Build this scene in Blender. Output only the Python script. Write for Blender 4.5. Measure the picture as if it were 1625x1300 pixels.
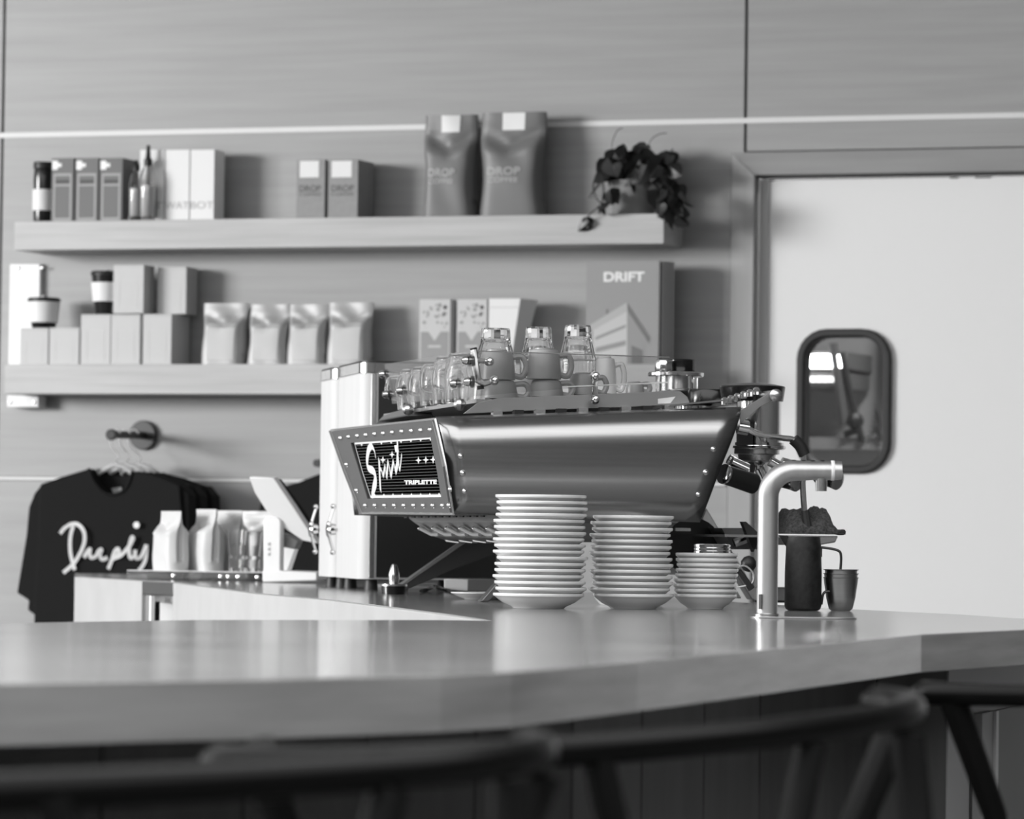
import bpy, math, random
from mathutils import Vector as V, Matrix
random.seed(7)
for o in list(bpy.data.objects): bpy.data.objects.remove(o)
SC = bpy.context.scene
COL = SC.collection
# ------------------------------------------------------------------ camera
F = 6930.0
TH, PH, RO = math.radians(19.2), math.radians(1.662), 0.0128
CAM = V((0, 0, 1.062))
_fw = V((-math.sin(TH)*math.cos(PH), math.cos(TH)*math.cos(PH), math.sin(PH)))
_r = V((math.cos(TH), math.sin(TH), 0)); _u = _r.cross(_fw)
_r2 = _r*math.cos(RO)+_u*math.sin(RO); _u2 = _u*math.cos(RO)-_r*math.sin(RO)
cd = bpy.data.cameras.new('camera'); cam = bpy.data.objects.new('camera', cd); COL.objects.link(cam)
m3 = Matrix((_r2, _u2, -_fw)).transposed()
cam.matrix_world = Matrix.Translation(CAM) @ m3.to_4x4()
cd.sensor_width = 36; cd.lens = F/1625*36
cd.clip_start = .1; cd.clip_end = 200
cd.dof.use_dof = True; cd.dof.focus_distance = 6.9; cd.dof.aperture_fstop = 11.0
SC.camera = cam
# ------------------------------------------------------------------ world, light, exposure
W = bpy.data.worlds.new('world'); SC.world = W; W.use_nodes = True
W.node_tree.nodes['Background'].inputs[0].default_value = (.9, .9, .9, 1)
W.node_tree.nodes['Background'].inputs[1].default_value = 1.5
def area(name, loc, target, sx, sy, power):
    l = bpy.data.lights.new(name, 'AREA'); l.shape = 'RECTANGLE'; l.size = sx; l.size_y = sy; l.energy = power
    o = bpy.data.objects.new(name, l); COL.objects.link(o); o.location = loc
    o.rotation_euler = (V(target)-V(loc)).to_track_quat('-Z', 'Y').to_euler(); return o
area('window_daylight', (-15.5, .4, 3.0), (-4.0, 11.6, 1.7), 5.0, 2.6, 1150)
area('kitchen_fill', (-2.6, 13.0, 3.1), (-3.2, 13.4, 0), .8, .3, 45)  # unseen fill, added to brighten the room behind the door window
SC.view_settings.view_transform = 'Standard'; SC.view_settings.look = 'None'
SC.view_settings.exposure = 0.95; SC.view_settings.gamma = 1.0; SC.view_settings.use_curve_mapping = False

# ------------------------------------------------------------------ helpers
def ray(px, py): return _r2*(px-812.5)+_u2*(650-py)+_fw*F
def P(px, py, Y=None, Z=None, D=None, pl=None):
    v = ray(px, py)
    if D is not None: return CAM+v*(D/F)
    if Y is not None: return CAM+v*((Y-CAM.y)/v.y)
    if Z is not None: return CAM+v*((Z-CAM.z)/v.z)
    p0, n = pl; return CAM+v*((V(p0)-CAM).dot(n)/v.dot(n))
def s2l(c): return (c/255/12.92) if c < 11 else ((c/255+.055)/1.055)**2.4
MT = {}
def mat(name, g, rough=.5, metal=0., nz=None, bump=0., spec=.5, coat=0.):
    if name in MT: return MT[name]
    m = bpy.data.materials.new(name); m.use_nodes = True; nt = m.node_tree; b = nt.nodes['Principled BSDF']
    b.inputs['Base Color'].default_value = (g, g, g, 1); b.inputs['Roughness'].default_value = rough
    b.inputs['Metallic'].default_value = metal; b.inputs['Specular IOR Level'].default_value = spec
    b.inputs['Coat Weight'].default_value = coat
    if nz:   # nz = (scale xyz, amount, detail)
        tc = nt.nodes.new('ShaderNodeTexCoord'); mp = nt.nodes.new('ShaderNodeMapping'); n = nt.nodes.new('ShaderNodeTexNoise')
        nt.links.new(tc.outputs['Object'], mp.inputs[0]); mp.inputs['Scale'].default_value = nz[0]
        nt.links.new(mp.outputs[0], n.inputs['Vector']); n.inputs['Scale'].default_value = 1; n.inputs['Detail'].default_value = nz[2]
        r = nt.nodes.new('ShaderNodeValToRGB'); lo, hi = max(g*(1-nz[1]), 0), g*(1+nz[1])
        r.color_ramp.elements[0].position = .32; r.color_ramp.elements[1].position = .68
        r.color_ramp.elements[0].color = (lo, lo, lo, 1); r.color_ramp.elements[1].color = (hi, hi, hi, 1)
        nt.links.new(n.outputs['Fac'], r.inputs[0]); nt.links.new(r.outputs[0], b.inputs['Base Color'])
        if bump:
            bp = nt.nodes.new('ShaderNodeBump'); bp.inputs['Strength'].default_value = bump; bp.inputs['Distance'].default_value = .002
            nt.links.new(n.outputs['Fac'], bp.inputs['Height']); nt.links.new(bp.outputs[0], b.inputs['Normal'])
    MT[name] = m; return m
def glass(name, tint=1., rough=.02, ior=1.45):
    m = mat(name, tint, rough); b = m.node_tree.nodes['Principled BSDF']
    b.inputs['Transmission Weight'].default_value = 1; b.inputs['IOR'].default_value = ior; return m
def pane_mat(name, refl, tint=.95):
    m = bpy.data.materials.new(name); m.use_nodes = True; nt = m.node_tree; nt.nodes.clear()
    o = nt.nodes.new('ShaderNodeOutputMaterial'); t = nt.nodes.new('ShaderNodeBsdfTransparent'); g = nt.nodes.new('ShaderNodeBsdfGlossy')
    t.inputs[0].default_value = (tint, tint, tint, 1); g.inputs[1].default_value = .03
    x = nt.nodes.new('ShaderNodeMixShader'); x.inputs[0].default_value = refl
    nt.links.new(t.outputs[0], x.inputs[1]); nt.links.new(g.outputs[0], x.inputs[2]); nt.links.new(x.outputs[0], o.inputs[0])
    MT[name] = m; return m
def emit(name, s):
    m = bpy.data.materials.new(name); m.use_nodes = True; b = m.node_tree.nodes['Principled BSDF']
    b.inputs['Emission Color'].default_value = (1, 1, 1, 1); b.inputs['Emission Strength'].default_value = s; MT[name] = m; return m

def setp(o, label=None, cat=None, group=None, kind=None):
    if label: o['label'] = label
    if cat: o['category'] = cat
    if group: o['group'] = group
    if kind: o['kind'] = kind
    return o
def thing(name, loc, label, cat, group=None, rz=0.):
    o = bpy.data.objects.new(name, None); COL.objects.link(o); o.empty_display_size = .02
    o.location = loc; o.rotation_euler = (0, 0, rz); return setp(o, label, cat, group)
def inv(root):
    return (Matrix.Translation(root.location) @ Matrix.Rotation(root.rotation_euler[2], 4, 'Z')).inverted()

class MB:
    def __init__(s): s.v = []; s.f = []
    def add(s, vs, fs):
        o = len(s.v); s.v += [V(x) for x in vs]; s.f += [tuple(i+o for i in f) for f in fs]; return s
    def box(s, x0, x1, y0, y1, z0, z1):
        return s.prism([(x0, y0, z0), (x1, y0, z0), (x1, y1, z0), (x0, y1, z0)], [(x0, y0, z1), (x1, y0, z1), (x1, y1, z1), (x0, y1, z1)])
    def prism(s, a, b):
        n = len(a); s.add(list(a)+list(b), [tuple(range(n))[::-1], tuple(range(n, 2*n))]+[(i, (i+1) % n, n+(i+1) % n, n+i) for i in range(n)]); return s
    def slab(s, pts, off):   # polygon extruded by a vector
        off = V(off); return s.prism([V(p) for p in pts], [V(p)+off for p in pts])
    def ring(s, a, b, off):  # outer loop a, inner loop b (same count), extruded
        off = V(off); n = len(a); vs = [V(p) for p in a]+[V(p) for p in b]+[V(p)+off for p in a]+[V(p)+off for p in b]; fs = []
        for i in range(n):
            j = (i+1) % n; fs += [(i, j, n+j, n+i), (2*n+j, 2*n+i, 3*n+i, 3*n+j), (j, i, 2*n+i, 2*n+j), (n+i, n+j, 3*n+j, 3*n+i)]
        return s.add(vs, fs)
    def grid(s, rows, closed=False):
        n = len(rows[0]); vs = [p for r in rows for p in r]; fs = []
        for i in range(len(rows)-1):
            for j in range(n if closed else n-1):
                k = (j+1) % n; fs.append((i*n+j, i*n+k, (i+1)*n+k, (i+1)*n+j))
        return s.add(vs, fs)
    def loft(s, rows):
        s.grid(rows, True); n = len(rows[0]); o = len(s.v)-n*len(rows)
        s.f += [tuple(o+i for i in range(n))[::-1], tuple(o+n*(len(rows)-1)+i for i in range(n))]; return s
    def tube(s, path, r, n=10):
        path = [V(p) for p in path]; rs = r if isinstance(r, (list, tuple)) else [r]*len(path); rows = []; up = None
        for i, p in enumerate(path):
            t = (path[min(i+1, len(path)-1)]-path[max(i-1, 0)]).normalized()
            if up is None: up = t.orthogonal().normalized()
            up = (up-t*up.dot(t)).normalized(); w = t.cross(up)
            rows.append([p+(up*math.cos(k*2*math.pi/n)+w*math.sin(k*2*math.pi/n))*rs[i] for k in range(n)])
        return s.loft(rows)
    def lathe(s, prof, c=(0, 0, 0), n=24, ax=(0, 0, 1)):
        ax = V(ax).normalized(); e1 = ax.orthogonal().normalized(); e2 = ax.cross(e1); c = V(c)
        rows = [[c+ax*z+(e1*math.cos(k*2*math.pi/n)+e2*math.sin(k*2*math.pi/n))*max(r, 1e-5) for k in range(n)] for r, z in prof]
        return s.loft(rows)
    def ball(s, c, r, n=8, sq=(1, 1, 1)):
        k = 5; c = V(c); rows = [[c+V((sq[0]*r*math.sin(a)*math.cos(b), sq[1]*r*math.sin(a)*math.sin(b), sq[2]*r*math.cos(a)))
              for b in [2*math.pi*j/n for j in range(n)]] for a in [max(.02, min(math.pi-.02, math.pi*i/k)) for i in range(k+1)]]
        return s.loft(rows)
    def build(s, name, m, parent=None, smooth=True, bevel=0., world=False, ang=35, sub=0, recalc=True):
        me = bpy.data.meshes.new(name); vs = s.v
        if world and parent is not None: M = inv(parent); vs = [M @ p for p in vs]
        me.from_pydata([tuple(p) for p in vs], [], s.f); me.update()
        if recalc:
            import bmesh
            bm = bmesh.new(); bm.from_mesh(me); bmesh.ops.recalc_face_normals(bm, faces=bm.faces); bm.to_mesh(me); bm.free()
        if smooth:
            me.polygons.foreach_set('use_smooth', [True]*len(me.polygons)); me.set_sharp_from_angle(angle=math.radians(ang))
        me.materials.append(MT[m] if isinstance(m, str) else m)
        o = bpy.data.objects.new(name, me); COL.objects.link(o); o.parent = parent
        if bevel:
            b = o.modifiers.new('bevel', 'BEVEL'); b.width = bevel; b.segments = 2; b.limit_method = 'ANGLE'; b.harden_normals = False
        if sub:
            b = o.modifiers.new('sub', 'SUBSURF'); b.levels = sub; b.render_levels = sub
        return o
def share(src, parent, loc=None, rot=None, scale=None):
    o = src.copy(); COL.objects.link(o); o.parent = parent
    if loc is not None: o.location = loc
    if rot is not None: o.rotation_euler = rot
    if scale is not None: o.scale = scale
    return o
def copy_tree(o, parent=None, loc=None, rz=None, label=None):
    c = o.copy(); COL.objects.link(c); c.parent = parent
    if loc is not None: c.location = loc
    if rz is not None: c.rotation_euler = (0, 0, rz)
    if label: c['label'] = label
    for ch in list(o.children): copy_tree(ch, c)
    return c
def text2(body, w, h, bold=0.):
    """letters as 2D verts fitted to a w x h box, origin at lower left"""
    cu = bpy.data.curves.new('t', 'FONT'); cu.body = body; cu.offset = bold
    ob = bpy.data.objects.new('t', cu); me = bpy.data.meshes.new_from_object(ob)
    vs = [v.co.copy() for v in me.vertices]; fs = [tuple(p.vertices) for p in me.polygons]
    bpy.data.objects.remove(ob); bpy.data.curves.remove(cu); bpy.data.meshes.remove(me)
    x0, x1 = min(v.x for v in vs), max(v.x for v in vs); y0, y1 = min(v.y for v in vs), max(v.y for v in vs)
    return [((v.x-x0)/(x1-x0)*w, (v.y-y0)/(y1-y0)*h) for v in vs], fs
def printed(mb, body, x, z, w, h, fy, bold=0.):
    vs, fs = text2(body, w, h, bold); return mb.add([(x+a, fy(x+a, z+b), z+b) for a, b in vs], fs)
def ribbon(mb, pts, w, off):
    """flat stroke of width w along a 3D polyline lying in a plane with normal off"""
    pts = [V(p) for p in pts]; n = V(off).normalized()
    ws = w if isinstance(w, (list, tuple)) else [w]*len(pts); L = []; R = []
    for i, p in enumerate(pts):
        t = (pts[min(i+1, len(pts)-1)]-pts[max(i-1, 0)]); t = t-n*t.dot(n); t.normalize(); s = n.cross(t)*ws[i]*.5
        L.append(p+s); R.append(p-s)
    return mb.grid([L, R])
def smoothp(pts, k=6):
    pts = [V(p) for p in pts]; out = []
    for i in range(len(pts)-1):
        a, b, c, d = pts[max(i-1, 0)], pts[i], pts[i+1], pts[min(i+2, len(pts)-1)]
        for j in range(k):
            t = j/k; out.append(.5*((2*b)+(c-a)*t+(2*a-5*b+4*c-d)*t*t+(3*b-a-3*c+d)*t**3))
    return out+[pts[-1]]
def rrect(x0, x1, z0, z1, r, n=6):
    o = []
    for cx, cz, a0 in ((x1-r, z1-r, 0), (x0+r, z1-r, 90), (x0+r, z0+r, 180), (x1-r, z0+r, 270)):
        for k in range(n+1):
            a = math.radians(a0+90*k/n); o.append((cx+r*math.cos(a), cz+r*math.sin(a)))
    return o
ORD = ['first', 'second', 'third', 'fourth', 'fifth', 'sixth', 'seventh', 'eighth', 'ninth', 'tenth', 'eleventh', 'twelfth',
       'thirteenth', 'fourteenth', 'fifteenth', 'sixteenth', 'seventeenth']

# ------------------------------------------------------------------ materials
mat('wall_wood', .33, .45, nz=((1.7, 5, 38), .07, 6), bump=.04)
mat('shelf_wood', .46, .5, nz=((2.5, 14, 55), .10, 5), bump=.05)
mat('frame_wood', .37, .5, nz=((24, 14, 1.6), .10, 5), bump=.05)
mat('seam', .10, .8); mat('strip', .72, .5)
mat('white_paint', .80, .35); mat('white', .82, .45); mat('plaster', .48, .7, nz=((9, 9, 9), .04, 6))
mat('concrete', .27, .13, nz=((3.2, 3.2, 40), .20, 7)); mat('concrete_edge', .27, .5, nz=((4, 4, 14), .12, 6))
mat('dark_wood', .065, .5, nz=((18, 18, 2), .25, 5)); mat('grey_panel', .30, .5); mat('mid_panel', .13, .5)
mat('floor', .16, .5, nz=((2, 2, 2), .12, 5)); mat('ceiling', .7, .8)
mat('black', .012, .45); mat('black_gloss', .010, .18); mat('black_cloth', .003, .95, nz=((300, 300, 300), .2, 2))
mat('black_wood', .003, .28, spec=.14); mat('black_matt', .005, .6, spec=.15); mat('rubber', .02, .5)
mat('chrome', .82, .10, 1.); mat('steel', .62, .26, 1.); mat('brushed', .36, .24, 1., nz=((2, 2, 160), .06, 3))
mat('brushed_light', .52, .42, 1., nz=((90, 90, 2), .05, 3)); mat('plate_grey', .30, .45, .6); mat('frame_grey', .16, .38, .7)
mat('ceramic', .76, .16, coat=.3); mat('cup_grey', .33, .35); mat('card_white', .80, .6); mat('card_cream', .58, .7)
mat('card_dark', .13, .55); mat('card_dark_edge', .05, .6); mat('print_light', .32, .5); mat('print_white', .85, .5); mat('print_grey', .42, .6)
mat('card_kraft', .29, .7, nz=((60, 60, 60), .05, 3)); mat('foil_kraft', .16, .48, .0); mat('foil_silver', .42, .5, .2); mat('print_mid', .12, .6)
mat('foil_white', .60, .5); mat('paper', .80, .7); mat('leaf', .018, .4, nz=((60, 60, 60), .5, 3)); mat('leaf_light', .055, .45); mat('pot', .2, .7)
mat('towel', .075, 1., nz=((220, 220, 220), .5, 3), bump=.8); mat('pitcher_black', .008, .5, nz=((110, 110, 110), .9, 4)); mat('wear', .25, .5)
mat('wire', .75, .35, .8); mat('hanger_wood', .5, .6); mat('sign_white', .88, .5); mat('print_pattern', .30, .6); mat('ink', .002, .6, spec=0.)
glass('glass'); glass('glass_jar'); pane_mat('acrylic', .10, .93); pane_mat('door_glass', .10, .85)
pane_mat('acrylic_thick', .22, .9); emit('tube_light', 14.); emit('back_glow', 2.2); mat('kitchen', .30, .6); mat('kitchen_dark', .09, .6); mat('kitchen_light', .42, .6)

mat('bag_print', .45, .6)
# ================================================================== SETTING
YW = 11.6; Z0 = .95
def wx(px, py=500): return P(px, py, Y=YW).x
def wz(py, px=500): return P(px, py, Y=YW).z
wall = MB(); XL, XR = wx(6, 100), wx(1184, 100); ZS = wz(199, 812); ZL = wz(766, 812)
XD0, XD1 = wx(1161, 400), 1.0                                     # door casing outer edges
ZD = P(1300, 240.5, Y=YW).z
wb = MB()
wb.box(-12, XD0+.06, YW+.02, YW+.06, 0, 3.6); wb.box(XD0+.06, XD1, YW+.02, YW+.06, ZD-.06, 3.6); wb.box(XD1, 3.2, YW+.02, YW+.06, 0, 3.6)
wb = setp(wb.build('wall_back', 'seam', smooth=False), kind='structure')
g = .0042
def panel(x0, x1, z0, z1):
    MB().box(x0+g, x1-g, YW, YW+.02, z0+g, z1-g).build('panel', 'wall_wood', wb, bevel=.001)
sh = .0032
for a, b in ((-12, XL-1.62), (XL-1.62, XL)):
    panel(a, b, ZS+sh, 3.6); panel(a, b, ZL+sh*.6, ZS-sh); panel(a, b, 0, ZL-sh*.6)
panel(XL, XR, ZS+sh, 3.6); panel(XL, XD0, 0, ZL-sh*.6)
MB().slab([(x, YW, z) for x, z in ((XL+g, ZL+sh*.6+g), (XD0-.004, ZL+sh*.6+g), (XD0-.004, ZD+.001), (XR-g, ZD+.001), (XR-g, ZS-sh-g), (XL+g, ZS-sh-g))], (0, .02, 0)).build('panel', 'wall_wood', wb, smooth=False)
panel(XR, XR+2.0, ZS+sh, 3.6); panel(XR+2.0, 3.2, ZS+sh, 3.6); panel(XR, XR+2.0, ZD, ZS-sh); panel(XD1, 3.2, 0, ZS-sh)
for z, x1 in ((ZS, 3.2), (ZL, XD0-.01)):
    k = 1. if z == ZS else .6
    MB().box(-12, x1, YW-.004, YW+.02, z-(sh+g)*k, z+(sh+g)*k).build('reveal_strip', 'strip', wb, smooth=False)
setp(MB().box(-12, 3.2, -4, YW+.02, -.05, 0).build('floor', 'floor', smooth=False), kind='structure')
setp(MB().box(-12, 3.2, 5.0, YW+.06, 3.6, 3.68).build('ceiling', 'ceiling', smooth=False), kind='structure')
setp(MB().box(-12.0, XL-1.7, YW-.015, YW-.001, 0, .09).build('baseboard_back', 'frame_wood', smooth=False), kind='structure')
# left wall with the big window, right wall
LX = -9.75
lw = MB(); lw.box(LX-.15, LX, -4, 2.2, 0, 3.6); lw.box(LX-.15, LX, 9.0, YW+.02, 0, 3.6); lw.box(LX-.15, LX, 2.2, 9.0, 0, .8); lw.box(LX-.15, LX, 2.2, 9.0, 3.45, 3.6)
setp(lw.build('wall_left', 'ceiling', smooth=False), kind='structure')
wn = MB()
for y in (2.2, 4.47, 6.73, 8.95): wn.box(LX-.1, LX-.05, y, y+.05, .8, 3.45)
wn.box(LX-.1, LX-.04, 2.2, 9.0, .8, .86); wn.box(LX-.1, LX-.04, 2.2, 9.0, 3.39, 3.45)
setp(wn.build('window_1', 'black', smooth=False), kind='structure')
setp(MB().box(-12, 3.2, -4.2, -4, 0, 3.6).build('wall_dark_unseen', mat('rear_wall', .10, .6), smooth=False), kind='structure')  # unseen wall behind the camera, added dark for the machine steel to reflect
setp(MB().box(3.2, 3.35, -4, YW+.06, 0, 3.6).build('wall_right', 'rear_wall', smooth=False), kind='structure')

# ---- door, casing, vision panel, room behind
dr = thing('door_1', (wx(1203, 500), YW+.03, 0), None, None); dr['kind'] = 'structure'
DX0, DX1 = wx(1203, 440), XD1-.11; ZDT = P(1300, 285, Y=YW+.03).z
cas = MB(); xj = wx(1198, 400); zj = P(1300, 277, Y=YW).z
cas2 = setp(MB().prism([(XD0, YW-.012, 0), (xj, YW-.012, 0), (xj, YW-.012, zj), (XD0, YW-.012, ZD)], [(XD0, YW+.02, 0), (xj, YW+.02, 0), (xj, YW+.02, zj), (XD0, YW+.02, ZD)]).build('trim_1', 'frame_wood', bevel=.002), kind='structure')
hw = mat('head_wood', .28, .5, nz=((1.6, 14, 26), .10, 5))
setp(MB().prism([(XD0, YW-.012, ZD), (xj, YW-.012, zj), (XD1-.09, YW-.012, zj), (XD1, YW-.012, ZD)], [(XD0, YW+.02, ZD), (xj, YW+.02, zj), (XD1-.09, YW+.02, zj), (XD1, YW+.02, ZD)]).build('trim_2', hw, bevel=.002), kind='structure')
setp(MB().box(xj, XD1-.09, YW+.01, YW+.10, zj-.004, zj+.02).build('trim_3', 'seam', smooth=False), kind='structure')
DY = YW+.03
def dq(px, py): p = P(px, py, Y=DY); return p.x, p.z
a = dq(1265, 637); b = dq(1415, 637); t = dq(1340, 522); bo = dq(1340, 752)
ox0, ox1, oz1, oz0 = a[0], b[0], t[1], bo[1]; fr = .023
inner = rrect(ox0+fr, ox1-fr, oz0+fr, oz1-fr, .062); outer = rrect(ox0, ox1, oz0, oz1, .085)
cx, cz = (ox0+ox1)/2, (oz0+oz1)/2
mid = rrect(ox0+.012, ox1-.012, oz0+.012, oz1-.012, .075)
hx0, hx1, hz0, hz1 = ox0-.03, ox1+.03, oz0-.03, oz1+.03            # square opening closed by the fillet ring
def onrect(p, k):
    c_ = ((hx1, hz1), (hx0, hz1), (hx0, hz0), (hx1, hz0))[k//7]; m_ = k % 7
    if m_ == 3: return c_
    flat_x = (m_ < 3) == (k//7 in (0, 2))
    return (c_[0], p[1]) if flat_x else (p[0], c_[1])
leaf = MB().ring([(*(lambda q_: (q_[0], DY, q_[1]))(onrect(p, k)),) for k, p in enumerate(mid)], [(x, DY, z) for x, z in mid], (0, .045, 0))
leaf.box(DX0, hx0, DY, DY+.045, .01, ZDT); leaf.box(hx1, DX1, DY, DY+.045, .01, ZDT); leaf.box(hx0, hx1, DY, DY+.045, .01, hz0); leaf.box(hx0, hx1, DY, DY+.045, hz1, ZDT)
leaf.build('door_leaf', 'white_paint', dr, smooth=False, world=True)
MB().ring([(x, DY-.016, z) for x, z in outer], [(x, DY-.016, z) for x, z in inner], (0, .07, 0)).build('window_gasket', 'rubber', dr, bevel=.005, world=True)
MB().slab([(x, DY+.02, z) for x, z in inner], (0, .006, 0)).build('window_pane', 'door_glass', dr, smooth=False, world=True)
e1 = wx(1215, 440)
MB().box(DX0-.004, e1, DY-.006, DY, .01, ZDT).build('edge_strip', mat('edge_grey', .5, .4), dr, smooth=False, world=True)
tr = MB().box(xj+.02, XD1-.1, DY+.005, DY+.05, ZDT+.002, zj-.006).build('top_track', 'steel', dr, smooth=False, world=True)
for px in (1212, 1218, 1510, 1550, 1562):
    x = wx(px, 285); MB().box(x-.012, x+.012, DY-.002, DY+.05, ZDT+.001, zj-.014).build('track_roller', 'black', dr, smooth=False, world=True)
# kitchen behind the door
kb = MB(); KY = YW+2.6
kb.box(-4.6, 1.5, KY, KY+.05, 0, 3.2); kb.box(-4.65, -4.6, YW+.1, KY, 0, 3.2); kb.box(1.5, 1.55, YW+.1, KY, 0, 3.2); kb.box(-4.6, 1.5, YW+.1, KY, 3.2, 3.25); kb.box(-4.6, 1.5, YW+.1, KY, -.05, 0)
setp(kb.build('wall_kitchen', 'kitchen', smooth=False), kind='structure')
def kp(px, py, d=0.): return P(px, py, Y=KY-.35-d)
p, q = kp(1272, 563), kp(1337, 584)
k1 = thing('wall_light', (p.x, KY-.35, q.z), 'bright white wall light seen through the door window', 'light')
MB().box(p.x, q.x, KY-.36, KY-.33, q.z, p.z).build('diffuser', 'tube_light', k1, world=True, bevel=.004)
MB().box(p.x-.01, q.x+.01, KY-.33, KY-.0, q.z-.004, p.z+.012).build('housing', 'kitchen_dark', k1, world=True, bevel=.004)
p, q = kp(1276, 598), kp(1324, 606)
k2 = thing('backlit_menu', (p.x, KY-.35, q.z), 'small bright lettered strip below the wall light, through door window', 'sign')
MB().box(p.x-.01, q.x+.03, KY-.34, KY-.01, q.z-.02, p.z+.015).build('backing', 'kitchen_dark', k2, world=True)
n = 5
for i in range(n):
    x0 = p.x+(q.x-p.x)*i/n; MB().box(x0, x0+(q.x-p.x)/n*.75, KY-.35, KY-.34, q.z, p.z).build('cell', 'back_glow', k2, world=True, smooth=False)
p, q = kp(1262, 655), kp(1425, 780)
k3 = thing('kitchen_counter', (p.x, KY-.3, 0), 'pale grey counter front seen low through the door window', 'counter')
MB().box(p.x-.4, q.x+.5, KY-.3, KY-.01, 0, p.z-.12).build('front', 'kitchen_light', k3, world=True, smooth=False)
MB().box(p.x-.4, q.x+.5, KY-.34, KY-.01, p.z-.12, p.z-.08).build('top', 'kitchen', k3, world=True, smooth=False)
k4 = thing('monitor_arm', kp(1352, 700), 'dark hanging arm with clamp seen through the door window', 'lamp arm')
MB().tube([kp(1322, 545), kp(1330, 600), kp(1340, 675)], .016).build('arm', 'kitchen_dark', k4, world=True)
MB().tube([kp(1335, 560), kp(1352, 640), kp(1368, 700)], .012).build('rod', 'black', k4, world=True)
MB().ball(kp(1357, 668), .03).build('clamp', 'black', k4, world=True); MB().tube([kp(1340, 690), kp(1362, 682)], .012).build('handle', 'black', k4, world=True)
k5 = thing('fern', kp(1400, 700), 'feathery fern fronds at right of the door window', 'plant')
for i in range(7):
    p0 = kp(1398, 700); p1 = kp(1388-i*2, 640+i*9); MB().tube([p0, (p0+p1)/2+V((0, 0, .02)), p1], [.005, .006, .001], 6).build('frond', 'leaf', k5, world=True)
p, q = kp(1367, 520), kp(1425, 640)
setp(MB().box(p.x, q.x+.3, KY-.06, KY-.01, q.z, p.z+.2).build('window_2', mat('kitchen_pale', .6, .6), smooth=False), kind='structure')

# ---- bar: worktop, inner panels, base
def C(px, py): p = P(px, py, Z=Z0); return (p.x, p.y)
front = [(-90, 1088), (0, 1085), (430, 1078), (700, 1072), (812, 1067), (1012, 1050), (1212, 1031.5), (1462, 1007), (1625, 999.5), (1790, 992)]
far = [(1790, 988.5), (1605, 981), (1525, 975.5), (1300, 964.5), (1000, 944), (660, 924), (420, 914), (200, 911), (118, 910)]
inner_e = [(126, 915), (283, 924.5), (415, 942), (540, 953), (700, 973), (786, 985.5)]
rear = [(700, 984.2), (319, 984), (124, 987), (-90, 991)]
poly = [C(*p) for p in front+far+inner_e+rear]
top = thing('bar_counter', (C(855, 968)[0], C(855, 968)[1], 0), 'long polished grey concrete bar counter with angled front edge', 'counter')
T = .0462
import bmesh
def poly_slab(name, m, pts, z0, z1, parent, bevel=0):
    bm = bmesh.new(); vs = [bm.verts.new((x, y, z1)) for x, y in pts]; f = bm.faces.new(vs)
    r = bmesh.ops.extrude_face_region(bm, geom=[f]); 
    for v in r['geom']:
        if isinstance(v, bmesh.types.BMVert): v.co.z = z0
    bmesh.ops.recalc_face_normals(bm, faces=bm.faces)
    M = inv(parent); bmesh.ops.transform(bm, matrix=M, verts=bm.verts)
    me = bpy.data.meshes.new(name); bm.to_mesh(me); bm.free(); me.materials.append(MT[m])
    o = bpy.data.objects.new(name, me); COL.objects.link(o); o.parent = parent
    if bevel:
        b = o.modifiers.new('bevel', 'BEVEL'); b.width = bevel; b.segments = 3; b.limit_method = 'ANGLE'; b.angle_limit = .9
    return o
tp = poly_slab('worktop', 'concrete', poly, Z0-T, Z0, top, .0015)
# inner white panels under the worktop edge
def vpanel(name, m, a, b, zt, zb, th, parent):
    a, b = V((*a, 0)), V((*b, 0)); n = (b-a).cross(V((0, 0, 1))).normalized()*th
    if n.y > 0: n = -n
    q = [a, b, b+n, a+n]; MB().prism([V((v.x, v.y, zb)) for v in q], [V((v.x, v.y, zt)) for v in q]).build(name, m, parent, world=True, bevel=.0015)
IE = [C(*p) for p in inner_e]
vpanel('inner_panel', 'plaster', IE[0], C(233, 922), Z0-.001, .02, .012, top)
for i in range(1, len(IE)-1): vpanel('inner_panel', 'plaster', IE[i], IE[i+1], Z0-.001, .02, .012, top)
vpanel('post', 'steel', C(240, 923), C(247, 923.6), Z0-.03, .02, .012, top)
vpanel('rail', 'frame_grey', C(234, 922), C(283, 924.6), Z0-.001, Z0-.03, .012, top)
p = P(236, 955, Y=C(240, 923)[1]+.22); q = P(290, 955, Y=C(240, 923)[1]+.22)
MB().box(p.x-.004, q.x+.2, p.y, p.y+.01, .02, Z0-T).build('niche_back', 'mid_panel', top, world=True)
def flat(name, m, pix, Y, th, parent):
    return MB().slab([P(x, y, Y=Y) for x, y in pix], (0, th, 0)).build(name, m, parent, world=True, smooth=False)
YN = C(240, 923)[1]+.1
sh1 = thing('paper_sheets', P(255, 1000, Y=YN), 'white folded sheets standing in the open niche of the bar', 'paper')
flat('sheet', 'paper', [(253, 1010), (254, 936), (264, 935), (269, 955), (272, 942), (280, 1010)], YN, .004, sh1)
flat('sheet', 'print_grey', [(262, 1010), (264, 933), (290, 930), (290, 1010)], YN+.03, .004, sh1)
# base of the front bar, set back under the worktop
def off(pts, d):
    out = []
    for i, p in enumerate(pts):
        a = V(pts[max(i-1, 0)]); b = V(pts[min(i+1, len(pts)-1)]); t = (b-a).normalized(); n = V((-t.y, t.x)); out.append(tuple(V(p)+n*d))
    return out
FE = off([C(*p) for p in front], .20)
base = top
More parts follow.
